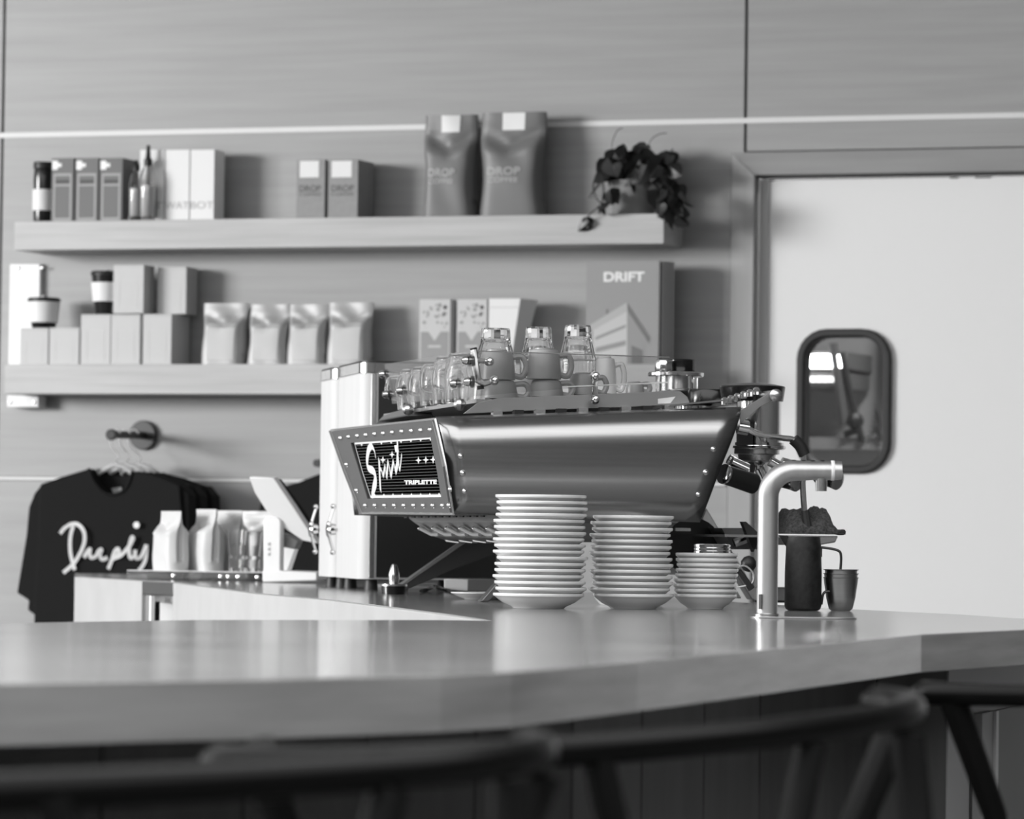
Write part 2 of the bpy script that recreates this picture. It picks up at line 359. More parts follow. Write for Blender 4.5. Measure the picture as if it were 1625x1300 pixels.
# dark section runs until the pixel column 1505
pe = P(1505, 1150, D=5.75); i0 = [p for p in FE if p[0] < pe.x-.05]+[(pe.x, pe.y)]
for i in range(len(i0)-1):
    a, b = V(i0[i]), V(i0[i+1]); k = max(1, round((b-a).length/.3))
    for j in range(k):
        u0, u1 = a+(b-a)*(j/k), a+(b-a)*((j+1)/k); g_ = (b-a).normalized()*.002; u0 += g_; u1 -= g_
        n = V((-(b-a).y, (b-a).x)).normalized()*.03
        q = [u0, u1, u1+n, u0+n]; MB().prism([(v.x, v.y, .08) for v in q], [(v.x, v.y, Z0-T) for v in q]).build('front_panel', 'dark_wood', base, world=True, bevel=.002)
n = V((.0, .05)); q0 = V(i0[0])+V((0, .04)); 
vpanel('kickboard', 'black', i0[0], i0[-1], .08, 0, -.01, base)
pb = P(1720, 1150, D=6.9); ba = V((pe.x, pe.y)); bb = V((pb.x, pb.y)); bd = (bb-ba)
base2 = top
nn = V((-bd.y, bd.x)).normalized()
def bpan(name, m, px0, px1, z1, z0, o0, o1):
    def hit(px):
        v = ray(px, 1150); # solve in plan
        d2 = V((v.x, v.y)); n2 = V((-bd.y, bd.x)); s = ba.dot(n2)/d2.dot(n2); return d2*s
    a, b = hit(px0), hit(px1); q = [a-nn*o0, b-nn*o0, b-nn*o1, a-nn*o1]
    MB().prism([(v.x, v.y, z0) for v in q], [(v.x, v.y, z1) for v in q]).build(name, m, base2, world=True, bevel=.001)
def zat(px, py, D=5.85): return P(px, py, D=D).z
bpan('body', 'grey_panel', 1505, 1680, Z0-T, 0, 0, -.04)
bpan('gap', 'black', 1539, 1543, zat(1541, 1137), .1, .001, -.01)
bpan('frame_stile', 'grey_panel', 1545, 1563, zat(1555, 1136), .1, .012, -.01)
bpan('frame_edge', mat('edge_light', .5, .4), 1563, 1567, zat(1565, 1136), .1, .016, -.01)
bpan('inset_panel', 'mid_panel', 1567, 1672, zat(1567, 1138), .1, .004, -.01)

# ================================================================== SHELVES
DS = .18
Z1 = P(540, 345.2, Y=YW-DS).z; Z1b = P(540, 392, Y=YW-DS).z; Z2 = P(250, 578, Y=YW-DS).z; Z2b = P(250, 625.3, Y=YW-DS).z
def shelf(name, px0, px1, z0, z1, label):
    x0, x1 = P(px0, 480, Y=YW-DS).x, P(px1, 480, Y=YW-DS).x
    t = thing(name, (x0, YW, z0), label, 'shelf', 'floating wall shelves')
    MB().box(x0, x1, YW-DS, YW, z0, z1).build('board', 'shelf_wood', t, world=True, bevel=.0015)
    return t
shelf('wall_shelf', 21, 1052, Z1b, Z1, 'upper thick oak wall shelf carrying the potted vine')
shelf('wall_shelf', 9, 1066, Z2b, Z2, 'lower thick oak wall shelf carrying small coffee bags')

def sbox(name, label, cat, px0, px1, pyt, zb, yf, depth, m, group=None, lid=.0, fn=None, side=None):
    y = YW-yf; a = P(px0, pyt, Y=y); b = P(px1, pyt, Y=y); zt = P((px0+px1)/2, pyt, Y=y).z
    w = b.x-a.x; h = zt-zb; t = thing(name, (a.x+w/2, y, zb), label, cat, group)
    MB().box(-w/2+.0006, w/2-.0006, 0, depth, 0, h).build('carton', m, t, bevel=.0012)
    if lid: MB().box(-w/2+.004, w/2-.004, -.0006, .0004, h-lid, h-lid+.0012).build('flap_seam', 'print_grey', t, smooth=False)
    if fn: fn(t, w, h)
    return t
fy0 = lambda x, z: -.0009
def drip_front(t, w, h):
    MB().box(-w*.46, -w*.22, -.0007, .0002, h*.82, h*.96).build('logo_block', 'print_white', t, smooth=False)
    MB().box(-w*.30, -w*.06, -.0008, .0002, h*.86, h*.92).build('logo_block', 'print_white', t, smooth=False)
    o = [(-w*.40, h*.02), (w*.40, h*.02), (w*.40, h*.76), (-w*.40, h*.76)]; i = [(-w*.32, h*.06), (w*.32, h*.06), (w*.32, h*.72), (-w*.32, h*.72)]
    MB().ring([(x, -.0007, z) for x, z in o], [(x, -.0007, z) for x, z in i], (0, .0009, 0)).build('print_frame', 'print_light', t, smooth=False)
    MB().box(-w*.32, w*.32, -.0007, .0002, h*.56, h*.59).build('print_line', 'print_light', t, smooth=False)
    MB().box(-w*.30, w*.30, -.0006, .0002, h*.61, h*.655).build('print_line', 'card_dark_edge', t, smooth=False)
for i, (a, b) in enumerate(((82, 118), (120, 157), (158.5, 195.5))):
    sbox('gear_box', f'dark grey carton with pale frame print, {ORD[i]} from the black tumbler', 'box', a, b, 251, Z1, .15, .085, 'card_dark', 'dark grey cartons on the upper shelf', fn=drip_front)
def tumbler(name, px0, px1, pyt, zb, yf, label, cols, prof):
    y = YW-yf; a = P(px0, pyt, Y=y); b = P(px1, pyt, Y=y); r = (b.x-a.x)/2; h = a.z-zb
    t = thing(name, (a.x+r, y+r*.6, zb), label, 'cup')
    for nm, m, pr in prof: MB().lathe([(rr*r, zz*h) for rr, zz in pr], n=28).build(nm, m, t)
    return t
tumbler('travel_tumbler', 50, 80, 257, Z1, .13, 'slim black travel tumbler with white sleeve at the upper shelf end', None,
        [('body', 'black_gloss', [(.88, 0), (.9, .02), (.92, .2), (.93, .55), (.95, .72), (.9, .86), (.86, .9)]), ('sleeve', 'card_white', [(.95, .2), (1., .21), (1., .54), (.95, .55)]),
         ('lid', 'black', [(.9, .89), (.98, .9), (.98, .97), (.93, 1.), (.3, 1.0), (0, 1.0)])])
# oil bottles
def bottle(px0, px1, pys, zb, yf, label, nozz):
    y = YW-yf; a = P(px0, pys, Y=y); b = P(px1, pys, Y=y); r = (b.x-a.x)/2; h = a.z-zb
    t = thing('glass_bottle', (a.x+r, y+r, zb), label, 'bottle', 'dropper bottles')
    MB().lathe([(0, .002), (r*.9, .002), (r, .006), (r, h*.72), (r*.75, h*.88), (r*.45, h*.95), (r*.42, h), (r*.36, h), (r*.38, h*.95), (r*.66, h*.86), (r*.9, h*.7), (r*.9, .01), (0, .01)], n=24).build('body', 'glass_jar', t)
    MB().lathe([(0, .012), (r*.86, .012), (r*.86, h*.62), (0, h*.62)], n=24).build('liquid', mat('liquid', .55, .15), t)
    MB().lathe([(r*.5, h*.97), (r*.5, h*1.08), (r*.3, h*1.12), (r*.2, h*(1.12+nozz)), (0, h*(1.12+nozz))], n=16).build('cap', 'black', t)
    MB().tube([(0, 0, h*1.0), (0, 0, .02)], r*.08, 6).build('dip_tube', 'rubber', t)
bottle(201, 222, 268, Z1, .178, 'clear glass bottle touching the dark cartons, left of the pair', .06)
bottle(217, 242, 260, Z1, .176, 'clear glass bottle with tall black dropper before white cartons', .22)
def wb_front(txt):
    def fn(t, w, h):
        mb = MB(); printed(mb, txt, -w*.48, h*.17, w*.96, h*.10, fy0); mb.build('lettering', 'print_grey', t, smooth=False)
    return fn
for i, (a, b, tx) in enumerate(((222, 261.5, 'OT'), (262.5, 301.5, 'WAT'), (302.5, 341, 'BOT'))):
    sbox('white_carton', ('tall white carton partly behind the glass bottles', 'tall white carton in the middle of the white row', 'tall white carton at the right end of the white row')[i], 'box', a, b, 237.5, Z1, .125, .075, 'card_white', 'tall white cartons', fn=wb_front(tx))
def drop_front(t, w, h):
    MB().box(-w*.38, w*.28, -.0008, .0002, h*.70, h*.98).build('label', 'paper', t, smooth=False)
    mb = MB(); printed(mb, 'DROP', -w*.38, h*.46, w*.74, h*.11, fy0, .02); mb.build('lettering', 'print_mid', t, smooth=False)
    mb = MB(); printed(mb, 'COFFEE', -w*.38, h*.385, w*.74, h*.055, fy0); mb.build('lettering', 'print_mid', t, smooth=False)
for i, (a, b) in enumerate(((470.5, 516.5), (521, 569))):
    sbox('coffee_carton', ('kraft coffee carton with white label, left one of two', 'kraft coffee carton with white label, right one with dark side')[i], 'box', a, b, 253.5, Z1, .145, .125, 'card_kraft', 'kraft coffee cartons', fn=drop_front)

def bag(name, label, w, h, d, loc, m, rz=0., group=None, label_patch=None, texts=(), seed=1, cat='coffee bag', flare=1., lean=0., pinch=.8, m_side=None):
    rnd = random.Random(seed); t = thing(name, loc, label, cat, group, rz)
    ph = [rnd.uniform(0, 6.28) for _ in range(6)]
    def hw(z):
        k = z/h; s = 1+.03*math.sin(k*9+ph[0]); 
        return w/2*s*(1-.05*math.sin(min(k/.75, 1)*math.pi)+(.0 if k < .7 else (k-.7)/.3*.04*flare))
    def hd(z):
        k = z/h; 
        if k < .62: return d/2*(.92+.1*math.sin(k*5))
        q = (k-.62)/.38; return d/2*(1-pinch*min(1, q*1.35))
    def fyf(x, z):
        k = z/h; u = min(.999, abs(x)/hw(z)); base = hd(z)*(1-u**7)**.5
        wr = (.02*d*math.sin(x/w*8+ph[1]+k*5)+.022*d*math.sin(k*13+ph[2]+x/w*7))*(.25+k*.9)*(1-u**2)
        fold = -.20*d*math.exp(-((k-.66-.30*abs(x/w+.05*math.sin(ph[3])))/.055)**2)*(1-u**4)-.10*d*math.exp(-((k-.80)/.06)**2)*(1-u**2)
        return -(base+wr+fold)+lean*z
    rows = []; N = 18
    for i in range(25):
        z = h*i/24; W_ = hw(z); row = []
        xs = [-W_+2*W_*j/N for j in range(N+1)]
        for x in xs: row.append(V((x, min(fyf(x*.985, z), -.0006+lean*z), z)))
        gus = .35*hd(z) if i > 3 else 0
        row.append(V((W_-gus, lean*z, z)))
        for x in xs[::-1]: row.append(V((x, -fyf(x*.985, z)+2*lean*z if -fyf(x*.985, z)+2*lean*z > .0006+lean*z else .0006+lean*z, z)))
        row.append(V((-W_+gus, lean*z, z))); rows.append(row)
    MB().loft(rows).build('pouch', m, t, ang=60)
    def patch(nm, x0, x1, z0, z1, mm, n=7):
        rws = [[V((x0+(x1-x0)*j/n, fyf(x0+(x1-x0)*j/n, z0+(z1-z0)*i/n)-.0016, z0+(z1-z0)*i/n)) for j in range(n+1)] for i in range(n+1)]
        MB().grid(rws).build(nm, mm, t)
    for lp in (label_patch or []): patch(*lp)
    MB().box(-w*.47, w*.47, lean*h*.97-.003, lean*h*.97+.003, h*.935, h*.945).build('heat_seal', m, t, bevel=.001)
    for s, x, z, ww, hh, mm in texts:
        mb = MB(); printed(mb, s, x, z, ww, hh, lambda x_, z_: fyf(x_, z_)-.0018, .015); mb.build('lettering', mm, t, smooth=False)
    return t
def pbag(px0, px1, pyt, zb, yf, **k):
    y = YW-yf; a = P(px0, pyt, Y=y); b = P(px1, pyt, Y=y); return (b.x-a.x), a.z-zb, V(((a.x+b.x)/2, y, zb))
for i, (a, b, tpx, lab) in enumerate(((676, 759, 184, 'large kraft coffee bag, left of the two big bags'), (766, 868, 180, 'large kraft coffee bag beside the potted vine, right of the pair'))):
    w, h, l = pbag(a, b, tpx, Z1, .09); w *= .97
    bag('coffee_bag', lab, w, h, .10, l, 'foil_kraft', group='large kraft coffee bags', seed=3+i, pinch=.7,
        label_patch=[('label', -w*.16, w*.20, h*.83, h*.995, 'paper', 5)],
        texts=[('DROP', -w*.33, h*.395, w*.52, h*.075, 'bag_print'), ('COFFEE', -w*.32, h*.325, w*.48, h*.045, 'bag_print')])
for i, (a, b, tpx) in enumerate(((323, 389, 481), (397, 458, 483), (459, 519, 483), (522, 588, 480))):
    w, h, l = pbag(a, b, tpx, Z2, .10)
    bag('small_coffee_bag', ['silver coffee bag with cream label nearest the cream cartons', 'silver coffee bag with cream label, second in the row', 'silver coffee bag with cream label, third in the row', 'silver coffee bag with cream label at the right of the row'][i],
        w, h, .075, l, 'foil_silver', group='small silver coffee bags', seed=20+i, lean=.10, label_patch=[('label', -w*.30, w*.34, h*.08, h*.66, 'card_cream', 7)])

# lower shelf: boxes, cups, sign
def cbox(label, a, b, t, zb, yf, dp, fn=None): return sbox('cream_carton', label, 'box', a, b, t, zb, yf, dp, 'card_cream', 'cream cartons on the lower shelf', lid=.006, fn=fn)
def faint(t, w, h):
    mb = MB(); o = rrect(-w*.3, w*.3, h*.1, h*.7, .004); i = rrect(-w*.28, w*.28, h*.12, h*.68, .004)
    mb.ring([(x, -.0006, z) for x, z in o], [(x, -.0006, z) for x, z in i], (0, .0008, 0)).build('embossed_frame', mat('card_emboss', .60, .7), t, smooth=False)
zs = P(80, 520, Y=YW-.15).z; zm = P(200, 498, Y=YW-.15).z
cbox('short cream carton under the small reusable cup', 32, 77, 520.5, Z2, .15, .09, faint); cbox('short cream carton second from the shelf end', 78.5, 126, 520, Z2, .15, .09, faint)
cbox('cream carton under the tall reusable cup', 128.5, 176, 499, Z2, .15, .09, faint); cbox('cream carton in the middle of the lower row', 176.5, 223, 499, Z2, .15, .09, faint)
cbox('cream carton with dark side, right end of lower row', 227, 273, 498.5, Z2, .15, .13, faint)
cbox('cream carton stacked on top beside the tall cup', 180, 229, 420.5, zm+.001, .15, .075, faint); 
cbox('shaded cream carton stacked on top at right', 250, 296.5, 423.5, zm+.001, .10, .08, faint)
KC = [('cup_body', 'black_gloss', [(.74, 0), (.76, .02), (.9, .5), (.96, .80), (.90, .80)]), ('sleeve', 'card_white', [(.80, .26), (.84, .27), (.99, .73), (.95, .74)]),
      ('lid', 'black', [(.97, .80), (1.0, .82), (1.0, .88), (.93, .93), (.5, .96), (0, .96)]), ('lid_plug', 'print_grey', [(.22, .95), (.22, 1.), (0, 1.)])]
tumbler('reusable_cup', 140, 186, 428, zm+.0005, .145, 'tall black reusable cup with white sleeve on the cream cartons', None,
        [('cup_body', 'black_gloss', [(.70, 0), (.72, .02), (.86, .55), (.96, .87), (.90, .87)]), ('sleeve', 'card_white', [(.80, .28), (.84, .285), (.97, .71), (.93, .715)]), KC[2][:2]+([(.97, .87), (1., .88), (1., .93), (.93, .97), (0, .98)],), ('lid_plug', 'print_grey', [(.22, .96), (.22, 1.), (0, 1.)])])
tumbler('reusable_cup', 40, 87, 468, zs+.0005, .145, 'short black reusable cup with white sleeve at the shelf end', None,
        [('cup_body', 'black_gloss', [(.70, 0), (.74, .03), (.90, .4), (.97, .82), (.90, .82)]), ('sleeve', 'card_white', [(.82, .16), (.87, .165), (1., .79), (.96, .80)]), ('lid', 'black', [(.98, .80), (1.02, .82), (1.02, .88), (.93, .92), (0, .94)]), ('lid_plug', 'print_grey', [(.2, .92), (.2, 1.), (0, 1.)])])
sg = thing('wall_sign', P(36, 640, Y=YW), 'tall white board fixed on the wall behind the lower shelf end', 'sign')
x0, x1 = P(14, 520, Y=YW-.02).x, P(62, 520, Y=YW-.02).x; z1, z0 = P(40, 419, Y=YW-.02).z, P(40, 647, Y=YW-.02).z
MB().box(x0, x1, YW-.02, YW-.001, Z2+.001, z1).build('upper_board', 'sign_white', sg, world=True, bevel=.002); x0, x1 = P(11, 630, Y=YW-.06).x, P(61, 630, Y=YW-.06).x; MB().box(x0, x1, YW-.06, YW-.001, z0, Z2b-.001).build('lower_board', 'sign_white', sg, world=True, bevel=.002)
for z in (z1-.012, z0+.014):
    for x in (x0+.012, x1-.012): MB().lathe([(.004, 0), (.004, .004), (0, .005)], (x, YW-(.02 if z > Z2 else .06), z), 10, (0, -1, 0)).build('fixing_screw', 'steel', sg, world=True)
# patterned boxes, white box, magazines
def patt(t, w, h):
    MB().box(-w*.44, w*.44, -.0006, .0002, h*.03, h*.5).build('print_field', 'print_pattern', t, smooth=False)
    mb = MB()
    rnd = random.Random(4)
    for i in range(26):
        x, z = rnd.uniform(-.38, .38)*w, rnd.uniform(.55, .95)*h; r = rnd.uniform(.03, .07)*w
        mb.add([(x+r*math.cos(k*1.047), -.0007, z+r*math.sin(k*1.047)) for k in range(6)], [tuple(range(6))])
    o = mb.build('print_pattern', 'print_pattern', t, smooth=False); o['kind'] = 'stuff'
    MB().add([(-w*.36, -.0008, h*.62), (w*.36, -.0008, h*.62), (0, -.0008, h*.36)], [(0, 2, 1)]).build('print_triangle', 'card_cream', t, smooth=False)
    MB().box(-w*.2, w*.2, -.0008, .0002, h*.26, h*.29).build('print_line', 'card_cream', t, smooth=False)
for i, (a, b) in enumerate(((665.5, 715.5), (725, 773.5))):
    sbox('patterned_carton', ('carton with ornate grey print, left of the two patterned boxes', 'carton with ornate grey print touching the white box')[i], 'box', a, b, 475, Z2, .15, .10, 'card_cream', 'patterned cartons', fn=patt)
y = YW-.15; a, b, c_ = P(776, 474, Y=y), P(826, 474, Y=y), P(843, 474, Y=y)
t = thing('white_gift_box', (a.x, y, Z2), 'white flared box standing behind the inverted glasses', 'box'); h = a.z-Z2; w = b.x-a.x
MB().prism([(0, 0, 0), (w*.72, 0, 0), (w*.72, .09, 0), (0, .09, 0)], [(0, 0, h), (w, 0, h), (w+.02, .09, h), (0, .09, h)]).build('carton', 'card_white', t, bevel=.001)
MB().box(.004, w-.004, -.0006, .0002, h*.86, h*.868).build('flap_seam', 'print_grey', t, smooth=False)
for i in range(5):
    px0, px1 = (931, 1046) if i == 0 else (928+6*i, 1048+5*i); y = YW-.165+i*.018
    a, b = P(px0, 415+i*.3, Y=y), P(px1, 415+i*.3, Y=y); w = b.x-a.x; h = a.z-Z2-.001
    t = thing('magazine', (a.x+w/2, y, Z2+.001), ('grey magazine titled DRIFT showing a monument on its cover', 'second magazine, just behind the DRIFT cover', 'third magazine in the row behind the DRIFT cover', 'fourth magazine in the row behind the DRIFT cover', 'rearmost magazine of the row, nearest the wall')[i], 'magazine', 'magazines on the lower shelf')
    MB().box(-w/2, w/2, 0, .001, 0, h).build('cover', mat('mag_cover', .29, .35), t, smooth=False); MB().box(-w/2+.001, w/2-.001, .001, .012, .001, h-.001).build('pages', 'paper', t, smooth=False); MB().box(-w/2, w/2, .012, .013, 0, h).build('back_cover', 'mag_cover', t, smooth=False)
    if i == 0:
        mb = MB(); printed(mb, 'DRIFT', -w*.26, h*.80, w*.56, h*.095, lambda x, z: -.0004, .03); mb.build('title', 'print_white', t, smooth=False)
        def q(px, py): p_ = P(px, py, Y=y-.0005); return (p_.x-t.location.x, -.0005, p_.z-t.location.z)
        def pg(m, *pp, d=0.): mb = MB().add([(lambda c: (c[0], c[1]-d, c[2]))(q(*p_)) for p_ in pp], [tuple(range(len(pp)))]); mb.build('cover_print', m, t, smooth=False)
        mat('pr1', .52, .4); mat('pr2', .27, .4); mat('pr3', .14, .4); mat('pr4', .42, .4)
        pg('pr1', (941, 578), (941, 520), (995, 487), (995, 578)); pg('pr2', (995, 578), (995, 487), (1030, 538), (1024, 548), (1024, 578))
        pg('pr4', (936, 516), (995, 480), (996, 494), (938, 526), d=.0003); pg('pr3', (995, 480), (1032, 536), (1030, 545), (996, 494), d=.0003)
        pg('pr3', (1002, 578), (1002, 548), (1020, 556), (1020, 578), d=.0003); pg('pr2', (945, 560), (945, 552), (993, 540), (993, 548), d=.0003); pg('pr2', (945, 540), (945, 535), (993, 515), (993, 520), d=.0003)
        pg('pr3', (962, 498), (965, 498), (965, 490), (962, 492), d=.0004)
# ---- potted vine
y = YW-.10; a, b = P(969, 300, Y=y), P(1042, 300, Y=y); r = (b.x-a.x)/2; h = P(1000, 288, Y=y).z-Z1
pl = thing('potted_vine', ((a.x+b.x)/2, y, Z1), 'dark trailing vine in a pale pot at the upper shelf end', 'plant')
MB().lathe([(0, 0), (r*.86, 0), (r, h), (r*.9, h), (r*.85, h*.85), (0, h*.85)], n=24).build('pot', 'pot', pl)
MB().lathe([(0, h*.84), (r*.86, h*.86), (0, h*.9)], n=16).build('soil', 'black', pl)
lm = MB()
def leafmesh(m):
    rows = []
    for i, (k, wd) in enumerate(((0, .02), (.12, .30), (.3, .44), (.55, .42), (.8, .24), (1., .01))):
        rows.append([V((-wd, k, .12*wd*4-.25*k*k)), V((0, k, -.25*k*k)), V((wd, k, .12*wd*4-.25*k*k))])
    return MB().grid(rows).build('leaf', m, pl, recalc=False)
L0 = leafmesh('leaf'); L1 = leafmesh('leaf_light')
def yy(k): return V((0, k, 0))
spots = [(965, 250), (975, 236), (990, 228), (1005, 232), (1018, 236), (1030, 244), (1042, 250), (1062, 240), (950, 268), (955, 290), (972, 262), (985, 252), (1000, 248), (1012, 258), (1026, 262),
         (1040, 272), (1052, 280), (1066, 282), (1078, 292), (1082, 304), (1046, 296), (1058, 304), (1066, 318), (1072, 332), (1076, 342), (990, 272), (1002, 280), (978, 284), (1016, 284), (1034, 288), (968, 300), (984, 300), (1056, 322), (1048, 316),
         (953, 322), (947, 328), (932, 344), (935, 352), (1060, 262), (1046, 262), (996, 240), (1022, 250), (982, 246), (1010, 244), (1000, 264), (1030, 254), (1076, 316), (1064, 296)]
rl = random.Random(11)
for _ in range(34):
    a_ = rl.uniform(0, 6.28); q_ = rl.uniform(0, 1)**.5; spots.append((1010+52*q_*math.cos(a_), 256+30*q_*math.sin(a_)))
for _ in range(10): spots.append((rl.uniform(1040, 1082), rl.uniform(278, 335)))
for i, (px, py) in enumerate(spots):
    d = rl.uniform(-.09, .05) if py < 300 else -.095
    if py > 318: d = -.105
    p = P(px, py, Y=y+d); src = L1 if i % 6 == 3 else L0; s = rl.uniform(.046, .066)*(.75 if py > 310 and px < 1000 else 1)
    loc = p-V(pl.location); rot = (rl.uniform(-2.2, -.4), rl.uniform(-.9, .9), rl.uniform(-1.2, 1.2)+(0 if px < 1000 else .4))
    o = src if (src is L0 and i == 0) or (src is L1 and i == 3) else share(src, pl)
    o.location = loc; o.rotation_euler = rot; o.scale = (s, s, s)
def stem(pts, r=.0022): MB().tube(smoothp([P(px, py, Y=y+d) for px, py, d in pts]), r, 6).build('stem', 'leaf', pl, world=True)
stem([(1000, 290, 0), (960, 262, -.05), (942, 290, -.09), (945, 312, -.105), (953, 325, -.105), (940, 336, -.105), (931, 346, -.105)]); stem([(1000, 290, 0), (958, 270, -.05), (958, 300, -.09), (955, 322, -.105)])
stem([(1000, 285, 0), (972, 240, -.03), (978, 210, -.03), (988, 203, -.03)], .0014); stem([(1010, 285, 0), (1030, 228, -.03), (1044, 214, -.03), (1058, 211, -.03)], .0014)
stem([(1020, 285, 0), (1055, 290, -.06), (1070, 320, -.1), (1074, 345, -.105)]); stem([(1020, 280, 0), (1050, 258, -.04), (1068, 236, -.05)])
for px, py, dx in ((975, 262, 6), (1002, 258, -8), (1024, 266, 10)): stem([(1004, 290, 0), (px, py, -.02), (px+dx, py-18, -.03)])

# ================================================================== HOOK AND SHIRTS
YH = YW
hk = thing('wall_peg', P(230, 691, Y=YH), 'dark round wall peg holding three shirt hangers', 'hook')
pc = P(229, 691, Y=YH); pt = P(178, 690, Y=YH-.30)
rb = (P(250, 691, Y=YH).x-P(207, 691, Y=YH).x)/2
MB().lathe([(rb, 0), (rb, .012), (rb*.94, .018), (0, .018)], (pc.x, YH-.0005, pc.z), 32, (0, -1, 0)).build('backplate', mat('peg_black', .03, .35), hk, world=True)
MB().tube([pc, pt], .011, 14).build('peg', 'black', hk, world=True); MB().lathe([(.011, -.004), (.016, 0), (.016, .012), (.012, .015), (0, .015)], pt, 20, (pt-pc)).build('end_knob', mat('knob_dark', .07, .4), hk, world=True)
def shirt(label, k, Yp, dx, dy, full):
    """k-th shirt: outline traced in the picture, hung at its own depth"""
    def q(x, y): return P(x+dx, y+dy, Y=Yp)
    ctr = q(182, 765); t = thing('t_shirt', (ctr.x, Yp, q(180, 1120).z), label, 'shirt', 'black t-shirts')
    neck = smoothp([V((149, 744, 0)), V((158, 766, 0)), V((176, 784, 0)), V((196, 783, 0)), V((210, 770, 0)), V((218, 748, 0))], 4)
    body = [(v.x, v.y) for v in neck]+[(256, 758), (290, 770), (293, 800), (296, 850), (298, 1120), (57, 1120), (60, 960), (66, 860), (66, 800), (68, 769), (105, 757)]
    def bul(x, y): return -.018-.014*math.sin(max(0, min(1, (x-50)/250))*math.pi)+.006*math.sin(x*.09+y*.012)
    fr_ = [q(x, y)+V((0, bul(x, y), 0)) for x, y in body]; bk_ = [q(x, y)+V((0, .015, 0)) for x, y in body]
    MB().prism(fr_, bk_).build('body', 'black_cloth', t, world=True, bevel=.004)
    sl = [(70, 767), (57, 783), (48, 806), (44, 850), (29, 941), (48, 953), (46, 968), (60, 978), (66, 930), (72, 850), (76, 790)]
    MB().prism([q(x, y)+V((0, -.012, 0)) for x, y in sl], [q(x, y)+V((0, .045, 0)) for x, y in sl]).build('sleeve', 'black_cloth', t, world=True, bevel=.005)
    sr = [(288, 768), (302, 786), (304, 850), (318, 930), (300, 940), (290, 870), (286, 800)]
    MB().prism([q(x, y)+V((0, -.012, 0)) for x, y in sr], [q(x, y)+V((0, .045, 0)) for x, y in sr]).build('sleeve', 'black_cloth', t, world=True, bevel=.005)
    col_ = [(149, 743), (165, 752), (185, 756), (205, 754), (218, 747), (214, 768), (200, 782), (180, 786), (160, 770)]
    MB().prism([q(x, y)+V((0, .017, 0)) for x, y in col_], [q(x, y)+V((0, .021, 0)) for x, y in col_]).build('back_collar', 'black_cloth', t, world=True)
    rib = MB().tube([q(v.x, v.y)+V((0, bul(v.x, v.y)-.001, 0)) for v in neck], .0045, 8); rib.build('neck_rib', 'black_cloth', t, world=True)
    if full:
        MB().slab([q(x, y)+V((0, .012, 0)) for x, y in ((174, 775), (190, 773), (189, 790), (181, 792))], (0, .003, 0)).build('neck_label', 'print_grey', t, world=True)
        S = 3.42; W_ = .011
        strokes = [[(418, 668), (402, 730), (404, 815), (432, 905)], [(348, 708), (372, 676), (408, 657), (450, 660), (484, 695), (490, 745), (472, 800), (432, 862), (395, 895), (362, 920)],
                   [(488, 838), (505, 806), (520, 792), (517, 812), (524, 838), (548, 830), (562, 802), (576, 795), (568, 822), (578, 848), (606, 838)], [(610, 900), (628, 856), (646, 806), (664, 790), (672, 808), (654, 836), (628, 848)],
                   [(654, 838), (690, 822), (735, 770), (752, 734), (744, 732), (730, 790), (738, 840), (762, 826)], [(762, 796), (764, 838), (788, 836), (806, 796), (816, 768)], [(816, 768), (812, 840), (798, 880), (778, 908)]]
        for st in strokes:
            sp = smoothp([V((x, y_, 0)) for x, y_ in st], 6); pts = [(lambda px, py: q(px, py)+V((0, bul(px, py)-.0025, 0)))(v.x/S, 640+v.y/S) for v in sp]
            ribbon(MB(), pts, W_, (0, -1, 0)).build('script_print', 'print_white' if 'pw2' not in MT else 'pw2', t, world=True, smooth=False)
        c = q(770/S, 640+662/S)+V((0, bul(225, 833)-.0025, 0)); MB().lathe([(.0095, 0), (.0095, .0006)], c, 20, (0, -1, 0)).build('script_dot', 'print_white', t, world=True)
    return t
mat('pw2', .62, .6)
shirt('black t-shirt with white script print, front of the rack', 0, YW-.27, 0, 0, True)
shirt('black t-shirt hanging directly behind the script print shirt', 1, YW-.18, 18, 1, False)
shirt('black t-shirt rearmost on the peg, closest to the wall', 2, YW-.10, 38, 2, False)
for k, (hx, yp, dx, lab) in enumerate(((170, YW-.27, 0, 'wire hook hanger of the front shirt'), (194, YW-.18, 18, 'wire hook hanger of the middle shirt'), (212, YW-.10, 38, 'wire hook hanger of the rear shirt'))):
    t = thing('shirt_hanger', P(182+dx, 745, Y=yp), lab, 'hanger', 'shirt hangers on the peg')
    tt = (YH-yp)/.30; pk = pc+(pt-pc)*tt; kx = 170+k*20
    q = lambda x, y: P(x+dx, y, Y=yp)
    hook = [pk+V((-.014, 0, -.012)), pk+V((-.0165, 0, .002)), pk+V((0, 0, .0165)), pk+V((.0165, 0, .0)), pk+V((.012, 0, -.02))]
    low = q(182, 742)
    MB().tube(smoothp([pk+V((.0155, 0, .004)), pk+V((.002, 0, .0155)), pk+V((-.015, 0, .002)), pk+V((-.012, 0, -.03)), pk*.45+low*.55+V((.012, 0, -.01)), low+V((.004, 0, .02)), low]), .0022, 8).build('hook_wire', 'wire', t, world=True)
    MB().tube([q(156, 752), q(170, 743), q(182, 738), q(196, 741), q(214, 752)], [.006, .0075, .008, .0075, .006], 8).build('bar', 'hanger_wood', t, world=True)
